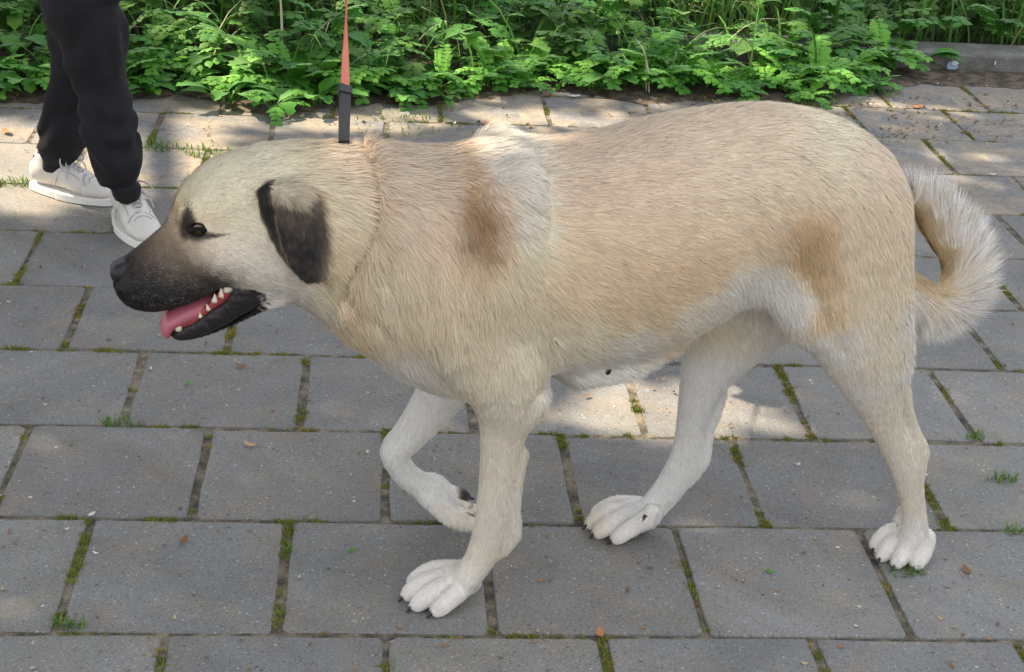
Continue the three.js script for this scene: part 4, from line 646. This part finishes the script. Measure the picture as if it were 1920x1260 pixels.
// ---------------------------------------------------------------- collar and leash
const dogW = (p) => V3(DOG_O.x + p[0] * DU.x + p[2] * DN.x, p[1], DOG_O.z + p[0] * DU.z + p[2] * DN.z);
const collarPts = [];
{
  const loop = []; const near = COLLAR.map(([px, py]) => hit(px, py));
  for (const p of near) loop.push(V3(p[0], p[1], Math.max(p[2], 0.004)));
  const under = q(640, 575, 0); loop.push(V3(under[0], under[1], 0));
  for (let i = near.length - 1; i > 0; i--) loop.push(V3(near[i][0], near[i][1], -Math.max(near[i][2], .004)));
  const c = new THREE.CatmullRomCurve3(loop, true), n = 90, P = [], I = [];
  for (let i = 0; i <= n; i++) { const p = c.getPointAt((i % n) / n), t = c.getTangentAt((i % n) / n), e = .003; const g = V3(dogD(p.x + e, p.y, p.z) - dogD(p.x - e, p.y, p.z), dogD(p.x, p.y + e, p.z) - dogD(p.x, p.y - e, p.z), dogD(p.x, p.y, p.z + e) - dogD(p.x, p.y, p.z - e)).normalize(); const d = dogD(p.x, p.y, p.z); p.addScaledVector(g, -d + lerp(-.004, -.0012, sstep(.53, .47, p.y))); const b = t.clone().cross(g).normalize(); for (const [u, v] of [[-.009, -.0012], [-.009, .0012], [.009, .0012], [.009, -.0012]]) { const w = p.clone().addScaledVector(b, u).addScaledVector(g, v); P.push(w.x, w.y, w.z); } }
  for (let i = 0; i < n; i++) for (let k = 0; k < 4; k++) { const a = i * 4 + k, b = i * 4 + (k + 1) % 4; I.push(a, b, a + 4, b, b + 4, a + 4); }
  const g = new THREE.BufferGeometry(); g.setAttribute('position', new THREE.Float32BufferAttribute(P, 3)); g.setIndex(I); g.computeVertexNormals();
  const o = thing('dog_collar', "black collar sunk in the fur round the dog's neck", 'collar'); o.position.copy(DOG_O); o.rotation.y = DOG_A;
  part('strap', g, std({ color: 0x16151a, roughness: .7 }), o);
  const h = hit(664, 497), ring = part('ring', new THREE.TorusGeometry(.0048, .0016, 10, 22), std({ color: 0x5c5c60, metalness: 1, roughness: .35 }), o); ring.position.set(h[0], h[1], h[2] + .006); ring.rotation.set(.3, .5, .4);
  const tp = hit(646, 262), top = part('leash_ring', new THREE.TorusGeometry(.011, .002, 10, 22), ring.material, o); top.position.set(tp[0], tp[1] - .012, tp[2]);
}
const LEASH_A = (() => { const p = q(645, 262, 0); return dogW([p[0], p[1], 0]); })();
const atZ = (px, py, z) => { const d = ray(px, py), t = (z - camera.position.z) / d.z; return camera.position.clone().addScaledVector(d, t); };
const HAND = atZ(656, -330, -1.13);
{
  const o = thing('dog_leash', "red strap leash with black sleeve rising from the dog's neck", 'leash'); o.position.copy(LEASH_A);
  const band = (t0, t1, w0, w1, th, tw0, tw1) => {
    const P = [], I = [], n = 40, D = HAND.clone().sub(LEASH_A), dir = D.clone().normalize(), side0 = V3(0, 1, 0).cross(dir).normalize(), up0 = dir.clone().cross(side0);
    for (let i = 0; i <= n; i++) { const s = i / n, t = lerp(t0, t1, s), w = lerp(w0, w1, s) / 2, a = lerp(tw0, tw1, s), p = D.clone().multiplyScalar(t).add(V3(0, -.03 * Math.sin(Math.PI * t), 0)), sd = side0.clone().multiplyScalar(Math.cos(a)).addScaledVector(up0, Math.sin(a)), nn = sd.clone().cross(dir); for (const [u, v] of [[-w, -th], [-w, th], [w, th], [w, -th]]) { const q1 = p.clone().addScaledVector(sd, u).addScaledVector(nn, v); P.push(q1.x, q1.y, q1.z); } }
    for (let i = 0; i < n; i++) for (let k = 0; k < 4; k++) { const a = i * 4 + k, b = i * 4 + (k + 1) % 4; I.push(a, b, a + 4, b, b + 4, a + 4); } I.push(0, 1, 2, 0, 2, 3, n * 4, n * 4 + 2, n * 4 + 1, n * 4, n * 4 + 3, n * 4 + 2);
    const g = new THREE.BufferGeometry(); g.setAttribute('position', new THREE.Float32BufferAttribute(P, 3)); g.setIndex(I); return mergeFlat(g);
  };
  const mergeFlat = (g) => { const f = g.toNonIndexed(); f.computeVertexNormals(); return f; };
  part('strap', band(.10, 1.0, .0130, .0130, .0009, .15, 4.7), std({ color: 0xcb6a50, roughness: .6 }), o);
  const sl = part('sleeve', band(-.01, .145, .0140, .0150, .0042, .0, .3), std({ color: 0x1a1b20, roughness: .55, map: tex(64, 256, (u, v) => { const k = 150 + 80 * (fbm2(u * 4, v * 40, 2) > .42 ? 1 : 0); return [k, k, k]; }) }), o);
  part('cuff', band(.128, .150, .0175, .0175, .0056, .25, .32), std({ color: 0x24262c, roughness: .6 }), o);
}
// ---------------------------------------------------------------- the person holding the leash
{
  const person = thing('person', 'person in black jogging trousers and white trainers holding the leash', 'person');
  const mp = (z, px, py) => { const a = atZ(px, py, z), b = atZ(px + 10, py, z); return a.distanceTo(b) / 10; };
  const st = (px, py, z, hw, w) => { const p = atZ(px, py, z), r = hw * mp(z, px, py); return [p.x, p.y, p.z, r, w ?? r]; };
  const zn = -1.50, zb = -1.74, HIP = V3(-.20, .93, -1.66);
  const legN = new Tube([st(237, 356, zn, 27), st(235, 340, zn, 28), st(233, 327, zn, 29), st(227, 318, zn, 40), st(222, 306, zn - .005, 48), st(213, 270, zn - .01, 51), st(200, 210, zn - .02, 50), st(190, 160, zn - .03, 50), st(180, 107, zn - .03, 59), st(168, 45, zn - .04, 68), st(152, -20, zn - .05, 76), [HIP.x + .095, .70, -1.60, .098, .098], [HIP.x + .085, .88, -1.65, .108, .108]], 3);
  const legB = new Tube([st(103, 310, zb, 24), st(105, 294, zb, 25), st(107, 284, zb, 26), st(111, 276, zb, 38), st(115, 262, zb, 43), st(119, 240, zb, 42), st(124, 205, zb, 40), st(138, 140, zb, 44), st(146, 60, zb, 56), st(140, -30, zb, 70), [HIP.x - .085, .70, -1.70, .094, .094], [HIP.x - .075, .88, -1.68, .106, .106]], 3);
  const hips = new Tube([[HIP.x, .84, HIP.z, .15, .115], [HIP.x, .95, HIP.z, .155, .118], [HIP.x, 1.03, HIP.z, .15, .11]], 2);
  const tr = (x, y, z) => {
    const dn = legN.d(x, y, z, .2), db = legB.d(x, y, z, .2); let d = smin(smin(dn, db, .012), hips.d(x, y, z, .3), .06);
    const nearN = dn < db, ya = nearN ? .115 : .115, cuffT = .116;
    if (y > cuffT && y < .9) {                      // cloth folds: deep above the cuff, at the knee seams
      const low = sstep(.36, .13, y), a = Math.atan2(z - (nearN ? zn : zb), x); d += (.0050 * low + .0016) * Math.sin(y * 78 + 2.6 * Math.sin(a * 1.0 + (nearN ? 1 : 3)) + 5.5 * N3(x * 6, y * 4, z * 6));
      d += .006 * N3(x * 14, y * 8, z * 14);
      d += .0018 * Math.exp(-(((y - .50 - .03 * (x + .2)) / .0025) ** 2)) + .0018 * Math.exp(-(((y - .31 - .05 * (x + .2)) / .0025) ** 2));    // seams
    } else if (y <= cuffT) d += .0009 * Math.sin(Math.atan2(z - (nearN ? zn : zb), x - (nearN ? legN.s[0][0] : legB.s[0][0])) * 46) - .001;          // ribbed cuff
    return smax(d, .056 - y, .006);
  };
  const cloth = tex(256, 256, () => { const k = 200 + rnd() * 55; return [k, k, k]; });
  const black = std({ color: 0x17161a, roughness: .95, side: THREE.DoubleSide });
  part('trousers', meshField(tr, [-.62, .03, -2.0], [.16, 1.06, -1.28], .0062), black, person);
  // upper body: sweatshirt, arms, hand round the leash, head
  const sL = V3(HIP.x + .17, 1.40, HIP.z + .10), sR = V3(HIP.x - .17, 1.40, HIP.z - .06);
  const hand = HAND.clone(), elbow = sL.clone().lerp(hand, .5).add(V3(.02, -.05, .0)), wrist = hand.clone().add(elbow.clone().sub(hand).normalize().multiplyScalar(.085));
  const T = (list, sub = 3) => new Tube(list.map(([v, r, w]) => [v.x, v.y, v.z, r, w ?? r]), sub);
  const trunk = T([[V3(HIP.x, .98, HIP.z), .165, .125], [V3(HIP.x, 1.15, HIP.z), .165, .125], [V3(HIP.x, 1.30, HIP.z + .01), .185, .125], [V3(HIP.x, 1.40, HIP.z + .01), .12, .09]]);
  const armL = T([[sL, .062], [elbow, .050], [wrist, .038]], 4), eR = sR.clone().add(V3(-.06, -.29, .03)), wR = eR.clone().add(V3(.06, -.23, .09)), armR = T([[sR, .062], [eR, .05], [wR, .038]], 4);
  part('sweatshirt', meshField((x, y, z) => smin(smin(trunk.d(x, y, z, .3), armL.d(x, y, z, .3), .05), armR.d(x, y, z, .3), .05) + .004 * N3(x * 9, y * 9, z * 9), [-.70, .80, -2.05], [.50, 1.60, -.95], .012), std({ color: 0x2b2e36, roughness: .95 }), person);
  const hc = V3(HIP.x + .02, 1.655, HIP.z + .04), fw = V3(.72, 0, .69), sd = V3(.69, 0, -.72), O = (f, s, u) => hc.clone().addScaledVector(fw, f).addScaledVector(sd, s).add(V3(0, u, 0));
  const skull = T([[O(-.02, 0, .03), .088, .088], [O(.01, 0, -.02), .080, .080], [O(.03, 0, -.07), .058, .058]]), nose = T([[O(.085, 0, .01), .010], [O(.102, 0, -.022), .014]], 2), neck = T([[O(-.02, 0, -.08), .055], [V3(HIP.x, 1.43, HIP.z + .01), .062]], 2), earsH = [1, -1].map((k) => T([[O(.0, k * .082, .01), .016, .016], [O(.005, k * .08, -.02), .012, .012]], 1));
  const chinMouth = T([[O(.082, .022, -.058), .009], [O(.09, 0, -.06), .010], [O(.082, -.022, -.058), .009]], 2);
  const sockets = [1, -1].map((k) => O(.083, k * .032, .015));
  // hand: palm and five fingers closed round the strap
  const dir = hand.clone().sub(LEASH_A).normalize(), pa = hand.clone().sub(wrist).normalize(), across = dir.clone(), nrm = pa.clone().cross(across).normalize();
  const HP = (a, b, c) => hand.clone().addScaledVector(pa, a).addScaledVector(across, b).addScaledVector(nrm, c);
  const palm = T([[wrist, .027], [HP(-.02, 0, .012), .030], [HP(.012, 0, .014), .028]], 2), fing = [];
  [-.033, -.011, .011, .032].forEach((b, i) => { const l = [.9, 1, .97, .8][i]; fing.push(T([[HP(.020, b, .018), .0095], [HP(.052 * l, b, .010), .009], [HP(.056 * l, b, -.018), .0085], [HP(.030, b, -.026), .008]], 3)); });
  fing.push(T([[HP(-.03, -.030, .0), .0115], [HP(-.005, -.040, -.018), .0105], [HP(.022, -.034, -.034), .009]], 3));
  const skin = (x, y, z) => { let d = smin(skull.d(x, y, z, .2), neck.d(x, y, z, .2), .03); d = smin(d, nose.d(x, y, z, .2), .012); d = smin(d, chinMouth.d(x, y, z, .2), .012); for (const e of earsH) d = smin(d, e.d(x, y, z, .2), .006); for (const e of sockets) d = smax(d, .012 - Math.hypot(x - e.x, y - e.y, z - e.z), .01); let h = palm.d(x, y, z, .2); for (const f of fing) h = Math.min(h, smin(h, f.d(x, y, z, .2), .003)); return Math.min(d, h); };
  const skinMat = std({ color: 0xc79a7c, roughness: .6 }), b1 = meshField(skin, [hc.x - .13, 1.38, hc.z - .13], [hc.x + .14, 1.80, hc.z + .14], .004), b2 = meshField(skin, [hand.x - .10, hand.y - .10, hand.z - .12], [hand.x + .10, hand.y + .12, hand.z + .10], .0032);
  part('body', mergeGeometries([b1, b2]), skinMat, person);
  const hair = T([[O(-.03, 0, .05), .093, .093], [O(-.05, 0, 0), .088, .088], [O(-.055, 0, -.05), .07, .07]]);
  part('hair', meshField((x, y, z) => smax(hair.d(x, y, z, .2), (x - hc.x) * fw.x + (z - hc.z) * fw.z - .055 - .03 * N3(x * 30, y * 30, z * 30), .01) + .003 * N3(x * 70, y * 25, z * 70), [hc.x - .16, 1.52, hc.z - .16], [hc.x + .16, 1.84, hc.z + .16], .006), std({ color: 0x2a1d15, roughness: .8 }), person);
  for (const e of sockets) { const m = part('eye', new THREE.SphereGeometry(.011, 16, 12), std({ color: 0x2b1d14, roughness: .1 }), person); m.position.copy(e).addScaledVector(fw, -.008); }
  // trainers
  const leather = std({ color: 0xcdc8be, roughness: .55, bumpMap: concBump, bumpScale: .0003 }), rub = std({ color: 0xdedbd4, roughness: .7 }), laceM = std({ color: 0xb4b4b4, roughness: .9 }), lining = std({ color: 0xb9b5ae, roughness: 1 });
  const hw = (t) => .036 + .013 * Math.sin(Math.PI * clamp(t * 1.05 - .05)) * (t > .4 ? 1 : .7) + .004 * t;
  function shoe(heel, toe, lift, roll) {
    const L = heel.distanceTo(toe), d = toe.clone().sub(heel), o = new THREE.Group(); o.name = 'shoe'; person.add(o); o.position.copy(heel); o.rotation.y = Math.atan2(-d.z, d.x); o.rotation.order = 'YXZ';
    const s = L / .28; o.scale.setScalar(s);
    const up = new Tube([[.030, .062, 0, .040, .034], [.055, .066, 0, .046, .037], [.095, .066, 0, .044, .039], [.135, .060, 0, .040, .042], [.18, .046, 0, .031, .046], [.225, .038, 0, .025, .045], [.256, .033, 0, .017, .034]], 4);
    const col = new Tube([[.052, .088, 0, .036, .036], [.056, .108, 0, .038, .037]], 2), hole = new Tube([[.056, .085, 0, .029, .028], [.058, .13, 0, .036, .032]], 2), throat = new Tube([[.115, .112, 0, .012, .014], [.165, .086, 0, .009, .013]], 2);
    const f = (x, y, z) => { let v = smin(up.d(x, y, z, .2), col.d(x, y, z, .2), .02); v = smax(v, -hole.d(x, y, z, .2), .004); v = smax(v, -throat.d(x, y, z, .2), .004);
      const toeSeam = Math.abs(Math.hypot(x - .262, z) - .075); v += .0026 * Math.exp(-((toeSeam / .0024) ** 2)); const qs = Math.abs(x - .105 - (y - .06) * .9); v += .0024 * Math.exp(-((qs / .0024) ** 2)); v += .0011 * N3(x * 40, y * 40, z * 40) * sstep(.12, .2, x) * sstep(.24, .2, x); return smax(v, .022 - y, .004); };
    part('upper', meshField(f, [-.02, .01, -.06], [.29, .16, .06], .0032), leather, o);
    const sh = new THREE.Shape(), n = 40, pts = []; for (let i = 0; i <= n; i++) { const t = i / n; pts.push([t * .282 - .004, hw(t) * Math.pow(Math.sin(Math.PI * clamp(t * .965 + .02)), .28)]); } sh.moveTo(pts[0][0], pts[0][1]); pts.forEach((p) => sh.lineTo(p[0], p[1])); pts.slice().reverse().forEach((p) => sh.lineTo(p[0], -p[1])); sh.closePath();
    const sg = new THREE.ExtrudeGeometry(sh, { depth: .017, bevelEnabled: true, bevelSize: .003, bevelThickness: .003, bevelSegments: 3, curveSegments: 8 }); sg.rotateX(-Math.PI / 2); sg.translate(0, .003, 0); part('sole', sg, rub, o);
    const fox = new THREE.ExtrudeGeometry(sh, { depth: .0018, bevelEnabled: false }); fox.scale(1.012, 1.03, 1); fox.rotateX(-Math.PI / 2); fox.translate(-.0016, .0205, 0); part('welt', fox, rub, o);
    const tg = new Tube([[.085, .135, 0, .006, .030], [.10, .118, 0, .007, .030], [.13, .094, 0, .007, .024], [.17, .074, 0, .006, .018]], 4); part('tongue', meshField((x, y, z) => tg.d(x, y, z, .1), [.06, .05, -.05], [.2, .16, .05], .003), lining, o);
    const lc = []; for (let i = 0; i < 6; i++) { const x = .112 + i * .0135, y = .112 - i * .0082, w = .024 - i * .0012; lc.push(new THREE.TubeGeometry(new THREE.CatmullRomCurve3([V3(x, y - .006, -w), V3(x + .003, y + .006, -w * .4), V3(x + .006, y + .007, w * .4), V3(x + .008, y - .005, w)]), 10, .0024, 6)); }
    for (const k of [1, -1]) { lc.push(new THREE.TubeGeometry(new THREE.CatmullRomCurve3([V3(.112, .122, 0), V3(.122, .138, k * .025), V3(.136, .120, k * .052), V3(.140, .098, k * .050), V3(.122, .108, k * .022), V3(.112, .120, 0)]), 26, .0022, 6)); lc.push(new THREE.TubeGeometry(new THREE.CatmullRomCurve3([V3(.112, .122, 0), V3(.125, .122, k * .014), V3(.148, .095, k * .04), V3(.152, .070, k * .049)]), 16, .0020, 6)); }
    part('laces', mergeGeometries(lc), laceM, o);
    const topY = (x, z) => { let y = .17; for (let i = 0; i < 70; i++) { const v = f(x, y, z); if (v < .0003) break; y -= Math.max(v, .0004) * .8; } return y; }, stitch = [];
    const seam = (pts) => stitch.push(new THREE.TubeGeometry(new THREE.CatmullRomCurve3(pts.map(([x, z]) => V3(x, topY(x, z) + .0004, z))), 24, .0011, 5));
    seam([-1.05, -.7, -.35, 0, .35, .7, 1.05].map((a) => [.262 - .075 * Math.cos(a * .75), .075 * Math.sin(a * .75) * .72])); seam([-.9, -.5, 0, .5, .9].map((a) => [.262 - .058 * Math.cos(a * .7), .058 * Math.sin(a * .7) * .7]));
    for (const k of [1, -1]) { seam([[.185, k * .030], [.16, k * .031], [.13, k * .031], [.10, k * .031]]); stitch.push(new THREE.TubeGeometry(new THREE.CatmullRomCurve3([V3(.105, .034, k * .0425), V3(.112, .060, k * .0415), V3(.125, .084, k * .033)]), 14, .0011, 5)); }
    part('stitching', mergeGeometries(stitch), std({ color: 0x9a958c, roughness: .9 }), o);
    const ht = new Tube([[.006, .050, 0, .006, .018], [.008, .085, 0, .006, .018]], 2); part('heel_tab', meshField((x, y, z) => ht.d(x, y, z, .05), [-.02, .03, -.03], [.03, .11, .03], .003), lining, o);
    return o;
  }
  shoe(onGround(66, 352), onGround(214, 384)); shoe(onGround(226, 404), onGround(284, 470, 0));
}
// ---------------------------------------------------------------- litter on the paving and paint on the kerb
{
  function dryLeaf(L, w, curl) { const P = [], I = [], n = 6; for (let i = 0; i <= n; i++) { const t = i / n, x = (t - .5) * L, k = w * Math.pow(Math.sin(Math.PI * (t * .96 + .02)), .8) * (1 + .15 * Math.sin(i * 2.7)), y = curl * L * (t - .5) * (t - .5) * 2; P.push(x, y + k * .16, -k, x, y, 0, x, y + k * .22, k * .9); } for (let i = 0; i < n; i++) { const b = i * 3; I.push(b, b + 3, b + 1, b + 1, b + 3, b + 4, b + 1, b + 4, b + 2, b + 2, b + 4, b + 5); } const g = new THREE.BufferGeometry(); g.setAttribute('position', new THREE.Float32BufferAttribute(P, 3)); g.setIndex(I); g.computeVertexNormals(); return g; }
  const geos = [dryLeaf(.042, .011, .25), dryLeaf(.024, .006, .35), dryLeaf(.016, .004, .2)];
  const cols = { salmon: 0xb5764f, tan: 0xb79a6c, brown: 0x7d5a3a, pale: 0xcfc8bd, green: 0x4f8a2a };
  const mats = Object.fromEntries(Object.entries(cols).map(([k, c]) => [k, std({ color: c, roughness: .8, side: THREE.DoubleSide })]));
  const put = (px, py, g, c, label) => { const p = onGround(px, py), m = part(numbered('fallen_leaf'), geos[g], mats[c]); m.position.set(p.x, .0035, p.z); m.rotation.y = rnd() * 6.28; tag(m, label, 'leaf'); return m; };
  put(915, 236, 0, 'salmon', "salmon brown dry leaf on the paving behind the dog's shoulder");
  put(1076, 183, 0, 'pale', 'pale grey curled scrap lying against the foot of the weeds');
  put(1030, 180, 1, 'salmon', 'reddish dry leaf beside the pale scrap under the weeds');
  put(1822, 132, 0, 'tan', 'tan dry leaf on the paving under the kerb');
  put(1718, 203, 0, 'salmon', 'orange brown leaf lying on sunlit paving below the kerb');
  put(1860, 330, 1, 'pale', 'small white flake on the paving beyond the tail');
  put(345, 1018, 1, 'brown', 'narrow brown leaf alone on a slab in front of the raised paw');
  put(452, 690, 1, 'brown', 'small dark leaf on the slab below the open mouth');
  put(352, 722, 2, 'green', 'bright green leaf scrap on the slab below the jaw');
  put(1443, 1075, 2, 'green', 'green leaf scrap on the slab between the hind paws');
  put(1812, 1074, 1, 'brown', 'dark curled leaf on the slab behind the hind paw');
  put(1125, 1192, 1, 'salmon', 'reddish leaf lodged in the joint before the front paw');
  put(470, 838, 1, 'tan', 'tan seed husk on the slab before the raised paw');
  put(172, 968, 2, 'pale', 'white fleck of down caught in a mossy joint');
  put(660, 1035, 2, 'green', 'tiny green sprig on the slab beside the planted front paw');
  put(1100, 745, 2, 'brown', 'russet leaf on the sunlit slab under the belly');
  put(12, 250, 0, 'salmon', 'orange leaf on the paving beside the white trainer');
  // crumbs of dry leaf, seed and grit: nobody could count them
  const g = dryLeaf(.014, .004, .6), list = [];
  for (let i = 0; i < 420; i++) { const px = rr(-60, 1980), py = rr(200, 1300), p = onGround(px, py); list.push([p.x, p.z, rr(.25, .8)]); }
  for (let i = 0; i < 2600; i++) { const x = rr(-1.3, 3.2), e = edge(x), z = e + Math.abs(rr(-1, 1) * rr(0, 1)) * .75 - .15, n = fbm2(x * 3, z * 4, 3); const near = Math.abs(((-z / S) % 1 + 1) % 1 - .5) > .40; if (rnd() < (near ? .9 : .28) * sstep(-.3, .3, n)) list.push([x, z, rr(.5, 1.5)]); }
  for (let i = 0; i < 170; i++) { const p = onGround(rr(1560, 1920), rr(185, 270)); list.push([p.x, p.z, rr(.4, 1.2)]); }
  const im = new THREE.InstancedMesh(g, std({ color: 0xffffff, roughness: .9, side: THREE.DoubleSide }), list.length), M = new THREE.Matrix4(), Q = new THREE.Quaternion(), E = new THREE.Euler(), c = new THREE.Color();
  list.forEach(([x, z, s], i) => { Q.setFromEuler(E.set(rr(-.3, .3), rnd() * 6.28, rr(-.3, .3))); M.compose(V3(x, .0022, z), Q, V3(s, s, s)); im.setMatrixAt(i, M); const t = rnd(), k = rr(.6, 1.2); im.setColorAt(i, t < .6 ? c.setRGB(.30 * k, .17 * k, .08 * k) : t < .8 ? c.setRGB(.42 * k, .33 * k, .19 * k) : t < .92 ? c.setRGB(.16 * k, .09 * k, .05 * k) : c.setRGB(.6 * k, .58 * k, .54 * k)); });
  im.name = 'leaf_litter'; im.userData = { kind: 'stuff', label: 'crumbs of dry leaves and seeds strewn over the paving', category: 'litter' }; im.castShadow = im.receiveShadow = true; scene.add(im);
  // moss cushions and small sprouts on the far slabs
  const bg = blade(.016, .0013, 1.2, .4), bl = [];
  for (const [px, py, r, n] of [[300, 275, 26, 90], [385, 285, 30, 120], [120, 345, 18, 60], [25, 345, 22, 70], [760, 232, 60, 130], [1080, 440, 14, 40], [1640, 262, 40, 60], [1630, 385, 14, 30], [1540, 195, 26, 60], [1660, 175, 24, 60], [1880, 900, 20, 40], [540, 1035, 8, 14], [1900, 1000, 14, 30], [1690, 1075, 26, 40], [230, 795, 24, 50], [1830, 820, 16, 30], [130, 1175, 22, 40]]) for (let i = 0; i < n; i++) { const a = rnd() * 6.28, q0 = Math.sqrt(rnd()) * r, p = onGround(px + Math.cos(a) * q0 * 1.6, py + Math.sin(a) * q0 * .42); bl.push([0, p.x, 0, p.z, rnd() * 6.28, rr(-.3, .3), rr(.5, 1.3), rnd() < .5 ? [.16, .26, .04] : [.10, .22, .035]]); }
  mass('paving_sprouts', 'small green sprouts and moss tufts growing on the paving', 'sprouts', [bg], white, bl);
  // paint on the kerb face
  const blob = (px, py, r, hex, name, k) => { const p = atZ(px, py, -3.157), sh = new THREE.Shape(), n = 22; for (let i = 0; i < n; i++) { const a = i / n * 6.283, q0 = r * (1 + .28 * N2(Math.cos(a) * 1.5 + px, Math.sin(a) * 1.5)); const x = Math.cos(a) * q0 * k, y = Math.sin(a) * q0; i ? sh.lineTo(x, y) : sh.moveTo(x, y); } const m = new THREE.Mesh(new THREE.ExtrudeGeometry(sh, { depth: .0015, bevelEnabled: false }), std({ color: hex, roughness: .8, bumpMap: concBump, bumpScale: .001 })); m.name = name; m.castShadow = m.receiveShadow = true; return [m, p]; };
  const stone = scene.children.find((o) => o.name === 'kerb_stone_001');
  for (const [px, py, r, hex, nm, k, dz] of [[1785, 124, .017, 0x9fb0c6, 'paint_splotch', 1.1, 0], [1790, 118, .008, 0xd5dbe2, 'paint_splotch', 1.3, .002], [1776, 131, .005, 0xc77f9c, 'paint_splotch', 1, .004], [1866, 118, .007, 0xd0d3d4, 'paint_tick', .35, 0]]) { const [m, p] = blob(px, py, r, hex, nm, k); stone.add(m); stone.updateMatrixWorld(true); m.position.copy(stone.worldToLocal(p.clone().add(V3(0, 0, dz)))); }
}
renderer.render(scene, camera);
